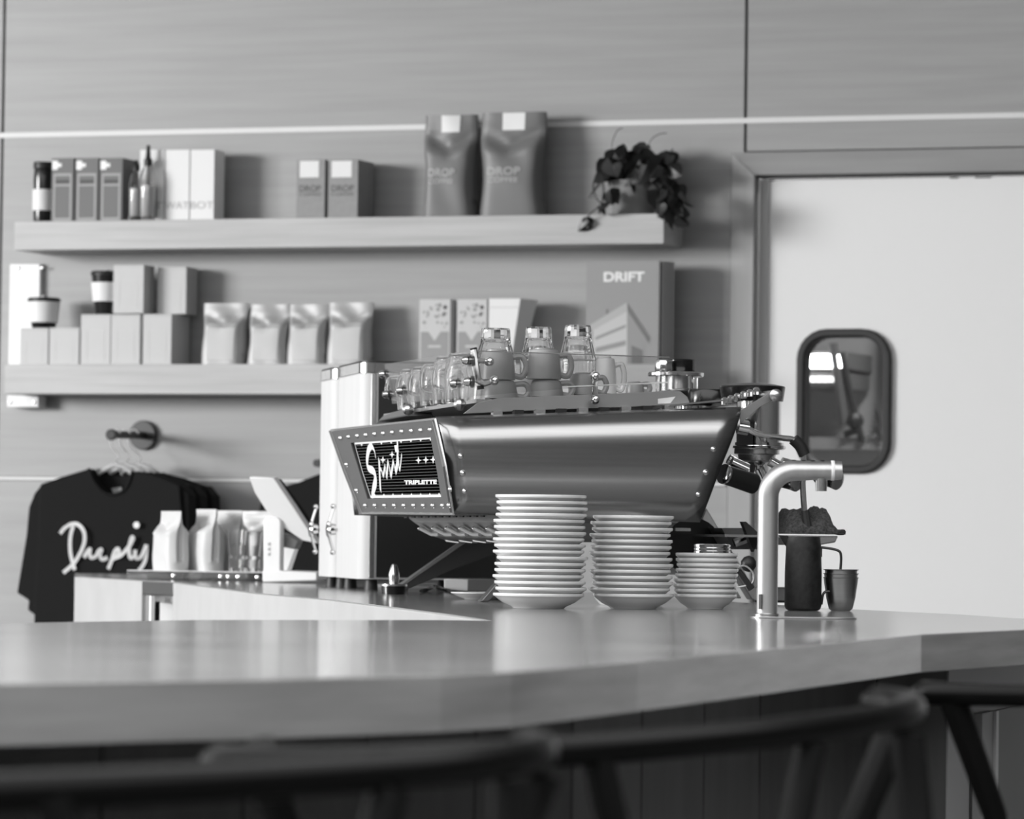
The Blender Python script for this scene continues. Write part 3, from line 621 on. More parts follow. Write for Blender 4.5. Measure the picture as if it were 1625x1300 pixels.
# second rack, half hidden by the tablet
def shirt2(label, Yp, dx, hidden):
    def q(x, y): return P(x+dx, y, Y=Yp)
    t = thing('t_shirt', (q(500, 900).x, Yp, q(500, 1100).z), label, 'shirt', 'black t-shirts')
    o = [(505, 752), (470, 766), (440, 774), (418, 800), (408, 850), (402, 905), (440, 920), (446, 1100), (640, 1100), (640, 760), (560, 745), (530, 758), (518, 760)]
    MB().prism([q(*p)+V((0, -.02, 0)) for p in o], [q(*p)+V((0, .02, 0)) for p in o]).build('body', 'black_cloth', t, world=True, bevel=.004)
    sl = [(440, 772), (414, 800), (404, 850), (396, 908), (424, 922), (436, 860), (446, 800)]
    MB().prism([q(*p)+V((0, -.035, 0)) for p in sl], [q(*p)+V((0, -.005, 0)) for p in sl]).build('sleeve', 'black_cloth', t, world=True, bevel=.004)
shirt2('black t-shirt hanging behind the white tablet stand', YW-.22, 6, 0)

hk2 = thing('wall_peg', P(560, 735, Y=YH), 'dark wall peg behind the steel canisters', 'hook')
a_, b_ = P(556, 738, Y=YH), P(556, 738, Y=YH-.26)
MB().lathe([(rb, 0), (rb, .012), (rb*.94, .018), (0, .018)], (a_.x, YH-.0005, a_.z), 32, (0, -1, 0)).build('backplate', 'peg_black', hk2, world=True)
MB().tube([a_, V((a_.x, b_.y, a_.z))], .011, 14).build('peg', 'black', hk2, world=True)

# ================================================================== LEFT END OF THE BAR
def onbar(px, py): return P(px, py, Z=Z0)
# acrylic riser
ra = onbar(203, 919.5); rc = onbar(415, 917)
rs = thing('acrylic_riser', (ra.x, ra.y, Z0), 'clear acrylic display riser under the white coffee bags', 'riser')
xl, xr = P(201, 914, Y=ra.y).x, P(420, 914, Y=ra.y).x; yb = ra.y+.38
hz = P(300, 907.5, Y=ra.y).z-Z0
xm = P(291, 914, Y=ra.y).x
MB().box(xl, xm, ra.y, yb, Z0+.0005, Z0+hz).build('block', 'acrylic_thick', rs, world=True, bevel=.001)
MB().box(xm+.002, xr, ra.y+.02, yb, Z0+.0005, Z0+hz).build('block', 'acrylic_thick', rs, world=True, bevel=.001)
MB().box(xl, xr, ra.y+.002, yb, Z0+hz, Z0+hz+.002).build('top_sheet', mat('riser_top', .75, .2), rs, world=True)
for px in (275, 350, 362, 378, 408): 
    p = P(px, 914, Y=ra.y-.004); MB().lathe([(.004, 0), (.004, .006), (0, .007)], (p.x, ra.y+.002, Z0+hz*.5), 10, (0, -1, 0)).build('stud', 'chrome', rs, world=True)
zr = Z0+hz+.002
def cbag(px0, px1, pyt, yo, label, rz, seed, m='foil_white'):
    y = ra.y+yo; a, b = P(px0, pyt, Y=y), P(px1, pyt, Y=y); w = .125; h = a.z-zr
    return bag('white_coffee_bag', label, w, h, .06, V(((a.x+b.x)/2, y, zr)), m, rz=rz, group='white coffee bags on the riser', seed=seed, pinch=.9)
cbag(242, 302, 811, .06, 'white coffee bag on the riser nearest the script shirt', -.80, 31)
cbag(298, 358, 808, .075, 'white coffee bag second on the riser', -.80, 33)
cbag(336, 394, 810, .16, 'white coffee bag third on the riser behind the glasses', -.7, 36)
cbag(385, 420, 811, .30, 'darker coffee bag at the right end of the riser', -.3, 37, 'foil_silver')
def tumb(name, label, px0, px1, pyt, y, zb, rb_=.78, group=None):
    a, b = P(px0, pyt, Y=y), P(px1, pyt, Y=y); r = (b.x-a.x)/2; h = a.z-zb; th = .0022
    t = thing(name, ((a.x+b.x)/2, y, zb), label, 'glass', group)
    MB().lathe([(0, 0), (r*rb_, 0), (r, h), (r-th, h), (r*rb_-th, .008), (0, .008)], n=28).build('bowl', 'glass', t); return t
y = ra.y+.045
tumb('tumbler_glass', 'lower stacked clear glass beside the white tablet stand', 362, 388, 866, y, zr, .8, 'glasses on the riser')
z_ = P(375, 864, Y=y).z
tumb('tumbler_glass', 'upper clear glass stacked on another by the tablet stand', 360, 392, 841, y, zr+.03, .75, 'glasses on the riser')
tumb('tumbler_glass', 'lower clear glass right of the stacked pair', 386, 414, 866, y+.05, zr, .8, 'glasses on the riser')
tumb('tumbler_glass', 'upper clear glass of the right hand stack', 386, 416, 843, y+.05, zr+.028, .78, 'glasses on the riser')
# tablet stand
ty = onbar(436, 925).y; D0 = (onbar(436, 925)-CAM).dot(_fw)
ts = thing('tablet_stand', onbar(436, 925), 'white payment tablet on a rounded stand beside steel canisters', 'tablet')
def q(px, py, dy=0.): return P(px, py, Y=ty+dy)
def shp(pts, y0, y1): return MB().prism([q(x, y, y0) for x, y in pts], [q(x, y, y0)+V((0, y1-y0, 0)) for x, y in pts])
shp([(417, 921), (417, 826), (421, 820), (428, 818), (440, 819), (446, 824), (447, 832), (446, 921)], 0, .02).build('neck', 'white', ts, world=True, bevel=.005)
shp([(416, 924), (416, 905), (450, 906), (503, 908), (503, 922)], -.004, .12).build('foot', 'white', ts, world=True, bevel=.003)
tab = [(395, 757), (432, 759), (504, 862), (478, 860), (452, 838), (420, 808)]
ptb = [q(x, y, -.03+.05*(y-757)/100) for x, y in ((395, 757), (404, 782), (421, 809), (450, 838), (480, 858), (504, 863), (470, 812), (434, 759))]
MB().prism(ptb, [p_+V((.006, .012, .003)) for p_ in ptb]).build('tablet_shell', 'white', ts, world=True, bevel=.002)
sc_ = [q(x, y, -.026+.05*(y-757)/100+.012) for x, y in ((437, 762), (472, 812), (505, 861), (510, 858), (478, 808), (443, 761))]
MB().prism(sc_, [p_+V((.003, .006, 0)) for p_ in sc_]).build('tablet_screen', 'black_gloss', ts, world=True)
shp([(446, 845), (462, 851), (474, 858), (468, 872), (447, 868)], .03, .06).build('hinge', 'plate_grey', ts, world=True, bevel=.003)
for z_p in (862, 870, 878): MB().slab([q(x, y, -.001) for x, y in ((425, z_p), (429, z_p-1), (429, z_p+4), (425, z_p+4))], (0, .002, 0)).build('side_button', 'print_grey', ts, world=True)
rd = thing('card_reader', q(455, 915, .06), 'small pale card reader propped behind the tablet stand', 'card reader')
MB().prism([q(x, y, .10) for x, y in ((447, 906), (458, 906), (472, 862), (450, 862))], [q(x, y, .115) for x, y in ((447, 906), (458, 906), (472, 862), (450, 862))]).build('body', 'white', rd, world=True, bevel=.002)
MB().prism([q(x, y, .098) for x, y in ((455, 906), (462, 906), (476, 864), (470, 864))], [q(x, y, .12) for x, y in ((455, 906), (462, 906), (476, 864), (470, 864))]).build('frame', 'plate_grey', rd, world=True)

# ================================================================== STEEL CANISTERS
AR = TH+math.atan2(.185, .983)
def canister(label, px, D, L, p=None):
    p = p or P(px, 938, D=D); t = thing('steel_canister', (p.x, p.y, Z0), label, 'canister', 'steel canisters', AR)
    H = P(568, 566, D=8.6).z-Z0; w = .30; r = .03; zf = .022
    def loop(x0, x1, y0, y1, rr): return [(x, y) for x, y in rrect(x0, x1, y0, y1, rr, 5)]
    lp = loop(0, w, 0, L, r)
    def slabz(pts, z0, z1): return MB().prism([(x, y, z0) for x, y in pts], [(x, y, z1) for x, y in pts])
    slabz(lp, zf, H-.025).build('shell', mat('can_steel', .60, .55, .0, nz=((60, 60, 1), .03, 3), spec=.15), t)
    slabz(loop(-.002, w+.002, -.002, L+.002, r), H-.024, H-.004).build('top_band', 'chrome', t)
    slabz(loop(.0, w, .0, L, r), H-.004, H).build('lid', 'black', t)
    MB().box(.035, w-.02, -.0025, .0, zf+.004, H-.03).build('side_panel', 'black', t, smooth=False)
    MB().box(.020, .030, -.003, .002, zf+.002, H-.026).build('edge_bead', 'steel', t, bevel=.001)
    for x, y in ((.03, .03), (.03, L-.03), (w-.03, .03), (w-.03, L-.03), (.09, .02)): MB().lathe([(.014, 0), (.012, zf), (0, zf)], (x, y, 0), 14).build('foot', 'rubber', t)
    # star shaped latch on the seam
    zl = P(518, 840, D=8.9).z-Z0; yl = L*.97
    lt = MB().lathe([(.011, -.004), (.013, .006), (.006, .014), (0, .014)], (-.004, yl, zl), 12, (-1, 0, 0)).build('latch', 'chrome', t)
    MB().tube(smoothp([(-.004, yl, zl+.046), (-.012, yl, zl+.02), (-.016, yl, zl), (-.012, yl, zl-.02), (-.004, yl, zl-.046)]), [.003]*8+[.005]*9+[.003]*8, 8).build('latch_arm', 'chrome', lt)
    MB().tube([(-.01, yl-.03, zl), (-.01, yl+.03, zl)], .0035, 8).build('latch_arm', 'black', lt)
    for dz in (.048, -.048): MB().ball((-.005, yl, zl+dz), .006).build('latch_stud', 'chrome', lt)
    return t
c1 = canister('tall steel canister with black side, nearer of the pair', 569, 8.78, .34)
c2 = canister('tall steel canister mostly behind its twin by the tablet', 0, 0, .20, c1.location+Matrix.Rotation(AR, 3, 'Z') @ V((-.004, .37, 0)))

# ================================================================== ESPRESSO MACHINE
pm = P(720, 815, D=7.25)
ma = thing('espresso_machine', (pm.x, pm.y, Z0), 'brushed steel espresso machine with script logo panel and riveted sides', 'coffee machine', None, AR)
MI = inv(ma); MR = MI.inverted()
def ml(px, py, x=None, y=None, z=None):
    o = MI @ CAM; d = MI.to_3x3() @ ray(px, py)
    k = (x-o.x)/d.x if x is not None else (y-o.y)/d.y if y is not None else (z-o.z)/d.z
    return o+d*k
def mlp(px, py, p0, n): 
    o = MI @ CAM; d = MI.to_3x3() @ ray(px, py); return o+d*((V(p0)-o).dot(n)/d.dot(n))
LM = 1.10
BB = ml(720, 815, y=0); BT = ml(692, 664, y=.02); FB = ml(1110, 829, y=0); FT = ml(1176, 648, y=.02); BM = ml(704, 722, y=0)
# near side shell: rolled top, faint creases
prof = [(0, 0), (.18, -.003), (.36, -.001), (.50, .0015), (.66, -.002), (.76, -.0025), (.83, 0), (.89, .003), (.94, .008), (.975, .015), (1., .024)]
def bx(t): return BB.x+(BT.x-BB.x)*(t**1.25)
def fx(t): return FB.x+(FT.x-FB.x)*t
def zz(t, s): zb = BB.z+(FB.z-BB.z)*s; zt = BT.z+(FT.z-BT.z)*s; return zb+(zt-zb)*t
def side(name, flip):
    rows = []
    for t, yo in prof:
        rows.append([V((bx(t)+(fx(t)-bx(t))*s, (LM-yo) if flip else yo, zz(t, s))) for s in [k/16 for k in range(17)]])
    o = MB().grid(rows).build(name, 'brushed', ma, ang=50); so = o.modifiers.new('solid', 'SOLIDIFY'); so.thickness = .003; so.offset = 1 if flip else 1
    return o
side('side_panel', False); side('side_panel', True)
# body core behind the shells
def coreloop(y): return [V((bx(t)+.004, y, zz(t, 0)+.001)) for t in (0, .3, .6, .9)]+[V((bx(.95)+.01, y, zz(.95, 0))), V((fx(.93)-.03, y, zz(.93, 1))), V((fx(.5)-.04, y, zz(.5, 1))), V((fx(0)-.03, y, zz(0, 1)+.001))]
MB().prism(coreloop(.028), coreloop(LM-.028)).build('housing', 'mid_panel', ma, smooth=False)
zt0, zt1 = zz(.965, 0), zz(.965, 1)
MB().prism([(bx(.95)+.02, .03, zt0-.012), (fx(.9)-.02, .03, zt1-.012), (fx(.9)-.02, LM-.03, zt1-.012), (bx(.95)+.02, LM-.03, zt0-.012)],
           [(bx(.95)+.02, .03, zt0-.006), (fx(.9)-.02, .03, zt1-.006), (fx(.9)-.02, LM-.03, zt1-.006), (bx(.95)+.02, LM-.03, zt0-.006)]).build('top_deck', 'black_gloss', ma, smooth=False)
# rivets on the near side
rv = MB().lathe([(.0055, 0), (.0048, .002), (.0025, .0035), (0, .004)], (0, 0, 0), 12, (0, -1, 0)).build('rivet', 'chrome', ma)
fp = True
for px, py in ((731, 724), (734, 751), (737, 780), (1132, 713), (1120, 750), (1108, 785)):
    l = ml(px, py, y=-.003); o = rv if fp else share(rv, ma); o.location = l; fp = False
for x0, x1 in ((1020, 1095),): pass
# logo panel on the back
e2 = BT-BB; n_back = V((0, 1, 0)).cross(V((BT.x-BB.x, 0, BT.z-BB.z))).normalized()
if n_back.x > 0: n_back = -n_back
p0 = V((BB.x, 0, BB.z))+n_back*.004
def lp(px, py, o=0.): return mlp(px, py, p0+n_back*o, n_back)
of_ = [(526, 683), (691, 665), (697, 690), (708, 740), (720, 816), (575, 814), (549, 748)]
wi_ = [(561, 702), (688.5, 693), (692, 712), (699, 748), (705.5, 789), (588, 791), (575, 748)]
MB().ring([lp(*p, -.002) for p in of_], [lp(*p, -.002) for p in wi_], n_back*.006).build('logo_frame', 'frame_grey', ma, smooth=False, bevel=.0008)
og = [(560, 701), (689.5, 692), (706.5, 790), (587, 792)]
wp = MB().slab([lp(*p, -.004) for p in og], n_back*.003).build('logo_glass', 'ink', ma, smooth=False)
def lw(w, px, py): return w
def lpoly(nm, m, pts, o=.0012): return MB().add([lp(x, y, o) for x, y in pts], [tuple(range(len(pts)))]).build(nm, m, wp, smooth=False)
# bright outline of the frame
for seg in ([(526, 683), (691, 665)], [(575, 814), (720, 816)], [(526, 683), (549, 748), (575, 814)]):
    MB().tube([lp(*p, .004) for p in seg], .0022, 6).build('frame_bead', 'steel', ma)
MB().tube([lp(*p, .004) for p in ((691, 665), (697, 690), (708, 740), (720, 816))], .0022, 6).build('frame_bead', 'steel', ma)
bl = mlp(524, 682, p0, n_back); 
cap = [lp(525, 683, .004), lp(547, 681, .004), lp(575, 748, .004), lp(575, 814, .004), lp(549, 748, .004)]
rv2 = MB().lathe([(.0052, 0), (.0045, .003), (.002, .005), (0, .0055)], (0, 0, 0), 10, n_back).build('rivet', 'chrome', ma)
fp = True
pts = [(549+(690-549)*k/9, 695.5+(681.5-695.5)*k/9) for k in range(10)]
pts = [(541+ (x, y)[0]-541, y) for x, y in ((541, 695), (554, 693), (568, 691.5), (581.5, 690), (595.5, 688.5), (609, 687.5), (623.5, 686), (638.5, 684.5), (653.5, 683.5), (668.5, 682.5), (683.5, 681.5))]
pts += [(580.5+15.5*k-(.15*k if k < 9 else 0), 802) for k in range(9)]+[(713.5, 801.5), (550.5, 737), (566.5, 778), (715.8, 776)]
for px, py in pts:
    o = rv2 if fp else share(rv2, ma); o.location = lp(px, py, .004); fp = False
# pinstripes, border, lettering on the glass
yL = lambda y, l=True: 0
mat('stripe', .09, .5); mat('logo_white', .92, .4)
for k in range(18):
    f_ = (k+1)/19; a = (562+ (588-562)*f_, 703+(790-703)*f_); b = (689+(705.5-689)*f_, 694.5+(788-694.5)*f_)
    ribbon(MB(), [lp(*a, .0006), lp(*b, .0006)], .0009, n_back).build('pinstripe', 'stripe', wp, smooth=False)
ribbon(MB(), [lp(563, 703.5, .0012), lp(688, 694.5, .0012)], .0046, n_back).build('border', 'logo_white', wp, smooth=False)
ribbon(MB(), [lp(588, 788.5, .0012), lp(705, 786.8, .0012)], .0046, n_back).build('border', 'logo_white', wp, smooth=False)
ribbon(MB(), [lp(562.5, 703, .0012), lp(575, 748, .0012), lp(588.5, 790, .0012)], .0035, n_back).build('border', 'logo_white', wp, smooth=False)
for k in range(8):
    for (x, y, s) in ((574+15.6*k, 705.2-1.18*k, 1), (594.5+14.6*k, 786.6-.22*k, -1)):
        lpoly('border_tooth', 'logo_white', [(x-1.6, y), (x+1.6, y), (x, y+s*3)])
cz_ = 7.645
def L2(c): return [(540+x/cz_, 660+y/cz_) for x, y in c]
sp = smoothp([V((x, y, 0)) for x, y in L2([(430, 515), (415, 430), (380, 370), (345, 410), (328, 500), (325, 590), (345, 640), (395, 665), (425, 720), (425, 800), (405, 880), (385, 980)])], 5)
wv = [.004, .006, .010, .013, .014, .014, .012, .014, .017, .017, .015, .010]
wsp = []
for i in range(len(wv)-1): wsp += [wv[i]+(wv[i+1]-wv[i])*j/5 for j in range(5)]
wsp.append(wv[-1])
ribbon(MB(), [lp(v.x, v.y, .0016) for v in sp], [w*1.15 for w in wsp], n_back).build('script_stroke', 'logo_white', wp, smooth=False)
for st, w_ in (([(470, 525), (475, 640), (480, 760), (488, 915)], .013), ([(470, 640), (495, 650), (512, 700), (515, 735)], .007), ([(520, 735), (545, 600), (555, 690), (562, 760)], .008), ([(562, 755), (580, 545), (600, 640), (612, 745)], .009), ([(612, 745), (645, 550), (660, 620), (668, 680)], .009),
               ([(668, 685), (690, 600), (697, 420), (692, 300)], .012), ([(700, 480), (708, 600), (722, 668)], .010), ([(722, 668), (735, 560), (745, 465)], .005), ([(662, 400), (704, 395)], .012)):
    ribbon(MB(), [lp(540+x/cz_, 660+y/cz_, .0016) for x, y in st], w_, n_back).build('script_stroke', 'logo_white', wp, smooth=False)
def star(cx, cy, r, ry):
    pts = []
    for k in range(8):
        a = k*math.pi/4; s = 1 if k % 2 == 0 else .33; pts.append((540+(cx+r*s*math.sin(a))/cz_, 660+(cy-ry*s*math.cos(a))/cz_))
    lpoly('star', 'logo_white', pts, .0018)
star(517, 535, 36, 48); star(628, 470, 33, 45); star(948, 540, 38, 50); star(1038, 535, 38, 50); star(1126, 532, 38, 50)
vs, fs = text2('TRIPLETTE', 1, 1, .05)
MB().add([lp(540+(775+395*u)/cz_+ (1-v)*.0*1, 660+(835-52*v-8*u)/cz_, .0018) for u, v in vs], fs).build('lettering', 'logo_white', wp, smooth=False)
# cup rail: side plate, deck, acrylic panes
cpn = .05
def cr(px, py, y=cpn): return ml(px, py, y=y)
sp_ = [(735, 657), (757, 640), (790, 632), (940, 626), (1062, 620.5), (1080, 621), (1091, 630), (1095, 641), (1000, 646), (860, 651)]
MB().slab([cr(*p) for p in sp_], (0, .004, 0)).build('rail_plate', 'plate_grey', ma, bevel=.0008, smooth=False)
MB().add([cr(1044, 633, cpn-.0006), cr(1072, 629.5, cpn-.0006), cr(1064, 640, cpn-.0006), cr(1044, 641, cpn-.0006)], [(0, 1, 2, 3)]).build('arrow_sticker', 'print_white', ma, smooth=False)
MB().slab([cr(*p, LM-cpn) if False else cr(*p)+V((0, LM-2*cpn, 0)) for p in sp_], (0, .004, 0)).build('rail_plate', 'plate_grey', ma, smooth=False)
tl, trr = cr(757, 640), cr(1075, 628)
DK = cr(900, 636).z
MB().box(tl.x, trr.x, cpn+.006, LM-cpn, DK-.006, DK).build('cup_deck', 'steel', ma, smooth=False)
for k in range(9):
    x = tl.x+(trr.x-tl.x)*(k+.5)/9; MB().box(x-.004, x+.004, cpn+.008, LM-cpn, DK, DK+.003).build('deck_slat', 'chrome', ma, smooth=False)
pn = [(752, 557), (900, 560), (1060, 566), (1062, 571), (1040, 606), (1030, 609), (752, 630)]
pn = [(752, 557), (1062, 567), (1064, 570), (1040, 607), (900, 617), (752, 629)]
MB().slab([cr(*p, cpn-.012) for p in pn], (0, -.003, 0)).build('guard_pane', 'acrylic', ma, smooth=False)
MB().tube([cr(*p, cpn-.0135) for p in pn[:2]], .0010, 6).build('pane_edge', 'steel', ma); MB().tube([cr(900, 614, cpn-.0135), cr(1062, 607, cpn-.0135)], .0011, 6).build('pane_edge', 'white', ma)
xb = cr(752, 600, cpn).x-.012
def cb(px, py): return ml(px, py, x=xb)
pb_ = [(612, 578), (752, 556), (752, 630), (625, 641)]
MB().slab([cb(*p) for p in pb_], (-.003, 0, 0)).build('guard_pane', mat('acrylic_frost', .8, .1) if False else 'acrylic_thick', ma, smooth=False)
def bolt(p, ax=(0, -1, 0), r=.0065, nm='bolt'): 
    o = MB().lathe([(r, -.002), (r*1.25, 0), (r*1.25, .004), (r*.7, .009), (0, .010)], p, 14, ax).build(nm, 'chrome', ma); return o
for px, py in ((776, 574), (784, 604), (944, 597), (944, 634)): bolt(cr(px, py, cpn-.018))
for px, py in ((612, 594), (618, 626), (640, 620), (726, 609), (745, 572), (748, 606)):
    c = cb(px, py); bolt(c+V((-.004, 0, 0)), (-1, 0, 0), .006); MB().lathe([(.010, 0), (.010, .005), (0, .005)], c+V((-.001, 0, 0)), 14, (1, 0, 0)).build('washer', 'rubber', ma)
MB().tube([cr(752, 556, cpn-.012), cr(755, 585, cpn-.02), cr(758, 603, cpn-.02), cr(768, 609, cpn-.018), cr(786, 604, cpn-.018)], [.006, .007, .007, .006, .004], 10).build('corner_bracket', 'steel', ma)
MB().tube([cr(757, 572, cpn-.02), cr(776, 574, cpn-.018)], .004, 8).build('corner_bracket', 'steel', ma)
MB().tube([cr(751, 552, cpn-.012), cr(753, 562, cpn-.012)], .006, 8).build('bracket_cap', 'rubber', ma); MB().tube([cr(762, 612, cpn-.012), cr(763, 618, cpn-.012)], .006, 8).build('bracket_cap', 'rubber', ma)
MB().tube([cr(944, 597, cpn-.016), cr(944, 634, cpn-.006)], .005, 8).build('pane_post', 'glass', ma)
for px, py, qx, qy in ((641, 622, 648, 652), (727, 612, 730, 645), (612, 594, 618, 626)):
    MB().tube([cb(px, py), cb(qx, qy)], .0032, 8).build('pane_post', 'chrome', ma)
for px, py in ((648, 650), (730, 642)): MB().ball(cb(px, py), .011).build('post_clamp', 'steel', ma)
# top front: fins, groups, lids
def cyl(nm, m, px0, px1, pyt, pyb, y, prof_=None, parent=None):
    a, b = ml(px0, pyt, y=y), ml(px1, pyt, y=y); r = (b.x-a.x)/2; c = (a+b)/2; z0 = ml((px0+px1)/2, pyb, y=y).z; h = a.z-z0
    return MB().lathe([(rr*r, zz_*h) for rr, zz_ in (prof_ or [(1, 0), (1, 1), (0, 1)])], (c.x, c.y, z0), 28).build(nm, m, parent or ma)
YG = .17
gp = cyl('group_body', 'chrome', 1170, 1239, 636, 708, YG)
cyl('group_lid', 'black_gloss', 1143, 1245, 607, 637, YG, [(.94, 0), (1., .75), (.98, .82), (.7, .93), (.3, 1.), (0, 1.)], gp)
cyl('group_flange', 'chrome', 1164, 1246, 702, 714, YG, [(.9, 0), (1, .2), (1, .5), (.92, .6), (.92, 1), (0, 1)], gp)
cyl('group_bell', 'steel', 1166, 1236, 712, 734, YG, [(.62, 0), (.80, .15), (.84, .55), (1, .62), (1, 1), (0, 1)], gp)
cyl('filter_basket', 'chrome', 1180, 1222, 732, 760, YG, [(.35, 0), (.5, .2), (.55, .8), (.8, 1), (0, 1)], gp)
dG = V((-.055, .30, 0))
for k in (1, 2):
    g2 = share(gp, ma); g2.location = V((-.035*k, .33*k, 0))
    for ch in list(gp.children):
        c = ch.copy(); COL.objects.link(c); c.parent = g2
# glass pressure cylinder with knobs on top
jy = .62
j = cyl('sight_glass', 'glass_jar', 1041, 1107, 595, 622, jy)
cyl('sight_core', 'steel', 1062, 1090, 594, 622, jy, None, j)
cyl('sight_cap', 'chrome', 1029, 1116, 590, 598, jy, [(.96, 0), (1, .2), (1, .8), (.96, 1), (0, 1)], j)
def knob(nm, m, px0, px1, pyt, pyb, y, parent):
    a, b = ml(px0, pyt, y=y), ml(px1, pyt, y=y); r = (b.x-a.x)/2; c = (a+b)/2; z0 = ml((px0+px1)/2, pyb, y=y).z; n = 40
    def lp_(k): return [(c.x+r*k*(1-.05*(i % 4 == 0))*math.cos(i*2*math.pi/n), c.y+r*k*(1-.05*(i % 4 == 0))*math.sin(i*2*math.pi/n)) for i in range(n)]
    MB().loft([[(x, y_, z) for x, y_ in lp_(k)] for k, z in ((.95, z0), (1, z0+.002), (1, a.z-.002), (.93, a.z))]).build(nm, m, parent)
knob('sight_knob', 'chrome', 1040, 1068, 571, 590, jy-.03, j); knob('sight_knob', 'black_gloss', 1058, 1103, 570, 591, jy, j)
for px in (1048, 1068, 1095): 
    p1, p2 = ml(px, 596, y=jy-.04), ml(px, 622, y=jy-.04); MB().tube([p1, p2], .003, 8).build('sight_rod', 'chrome', j)
cyl('boiler_lid', 'black_gloss', 1092, 1160, 618, 640, .42, [(1, 0), (1, .8), (.95, 1), (0, 1)])
fin = [(1177, 650), (1222, 623), (1236, 618), (1240, 628), (1206, 646), (1176, 672), (1174, 660)]
MB().slab([ml(*p, y=.03) for p in fin], (0, .004, 0)).build('front_fin', 'plate_grey', ma, smooth=False, bevel=.0006)
MB().slab([ml(*p, y=.03)+V((0, LM-.06, 0)) for p in fin], (0, .004, 0)).build('front_fin', 'plate_grey', ma, smooth=False)
c = ml(1228, 628, y=.03); MB().tube([c+V((0, -.012, 0)), c+V((0, LM-.04, 0))], .0095, 14).build('front_bar', 'steel', ma); MB().lathe([(.011, 0), (.011, .006), (.006, .009), (0, .009)], c+V((0, -.010, 0)), 16, (0, -1, 0)).build('bar_end', 'steel', ma)
for i in range(6):
    p = ml(1150+10*i, 637-3.2*i, y=.10); MB().lathe([(.006, -.006), (.006, .004), (.003, .007), (0, .007)], p, 10).build('valve_nut', 'chrome', ma)
MB().prism([ml(1062, 645, y=.03), ml(1155, 636, y=.03), ml(1155, 636, y=.03)+V((0, .03, 0)), ml(1062, 645, y=.03)+V((0, .03, 0))], [v+V((0, 0, .003)) for v in (ml(1062, 645, y=.03), ml(1155, 636, y=.03), ml(1155, 636, y=.03)+V((0, .03, 0)), ml(1062, 645, y=.03)+V((0, .03, 0)))]).build('deck_rod', 'chrome', ma)
for i in range(9):
    p = ml(790+34*i, 655.5-1.1*i, y=.035); MB().box(p.x-.008, p.x+.008, p.y, p.y+.02, p.z-.004, p.z+.004).build('vent_block', 'black' if i % 2 else 'steel', ma, smooth=False)
MB().prism([ml(598, 669, x=.03), ml(608, 659, x=.03), ml(640, 648, x=.03), ml(646, 660, x=.03)], [v+V((.05, 0, 0)) for v in (ml(598, 669, x=.03), ml(608, 659, x=.03), ml(640, 648, x=.03), ml(646, 660, x=.03))]).build('rear_fairing', 'mid_panel', ma, bevel=.003)
# steam wand
yw = .06
st = MB().tube([ml(1171, 677, y=yw), ml(1187, 680, y=yw)], .0125, 14).build('wand_joint', 'chrome', ma)
pth = smoothp([ml(1187, 680, y=yw), ml(1205, 689, y=yw), ml(1240, 695, y=yw), ml(1259, 698, y=yw), ml(1270, 710, y=yw), ml(1275, 724, y=yw), ml(1274, 770, y=yw), ml(1277, 815, y=yw), ml(1281, 836, y=yw)])
MB().tube(pth, .0052, 10).build('steam_wand', 'chrome', ma)
MB().tube(smoothp([ml(1259, 697, y=yw), ml(1270, 708, y=yw), ml(1277, 722, y=yw)]), .0105, 12).build('wand_grip', 'rubber', ma)
MB().tube([ml(1277, 810, y=yw), ml(1281, 836, y=yw)], [.007, .008], 10).build('wand_tip', mat('tip', .06, .4, .5), ma)
# portafilters
def portaf(pa, pb, y, pc_):
    h = MB().tube([ml(*pa, y=y), ml(*pb, y=y+.03)], [.0165, .0175], 18).build('handle', 'black', ma)
    d = (ml(*pa, y=y)-ml(*pb, y=y+.03)).normalized(); MB().lathe([(.0175, 0), (.0175, .004), (.012, .006), (0, .006)], ml(*pa, y=y), 18, d).build('handle_cap', 'chrome', h)
    MB().tube([ml(*pc_[0], y=y+.04), ml(*pc_[1], y=y+.04)], .011, 12).build('neck', 'chrome', h)
portaf((1151, 753), (1196, 768), .02, ((1160, 734), (1186, 746)))
portaf((1262, 764), (1235, 756), .12, ((1228, 740), (1250, 752)))
portaf((1327, 762), (1300, 752), .40, ((1240, 735), (1300, 752)))
for a_, b_ in (((1156, 728), (1180, 742)), ((1222, 732), (1240, 742)), ((1205, 744), (1216, 768))): MB().tube([ml(*a_, y=.10), ml(*b_, y=.10)], .009, 12).build('spout', 'chrome', ma)
# underbody with louvres
xu = .10
def ub(px, py, dx=0.): return ml(px, py, x=xu+dx)
U = [(645, 819), (800, 819), (800, 833), (660, 833)]
far_y = ml(645, 822, x=xu).y; ny = .10
zt_, zm_, zl_ = BB.z-.002, ml(700, 832, x=xu).z, ml(700, 855, x=xu+.03).z
def ubz(px, py, dx=0.): p_ = ub(px, py, dx); return p_
k1_, k2_, k3_, k4_ = ub(645, 819.5), ub(657, 829), ub(690, 852, .02), ub(706, 857, .06)
ny = .11
rows = [[k1_, V((k1_.x, ny, k1_.z))], [k2_, V((k2_.x, ny, k2_.z))], [k3_, V((k3_.x, ny+.02, k3_.z))], [k4_, V((k4_.x, ny+.03, k4_.z))]]
xe = fx(0)-.06
fullr = []
for (l, r_), xi in zip(rows, (xe, xe, xe-.03, xe-.06)): fullr.append([l, r_, V((xi, r_.y, r_.z)), V((xi, l.y, l.z))])
ubo = MB().loft(fullr).build('underbody', 'plate_grey', ma, smooth=False)
mat('louvre', .6, .3, .6)
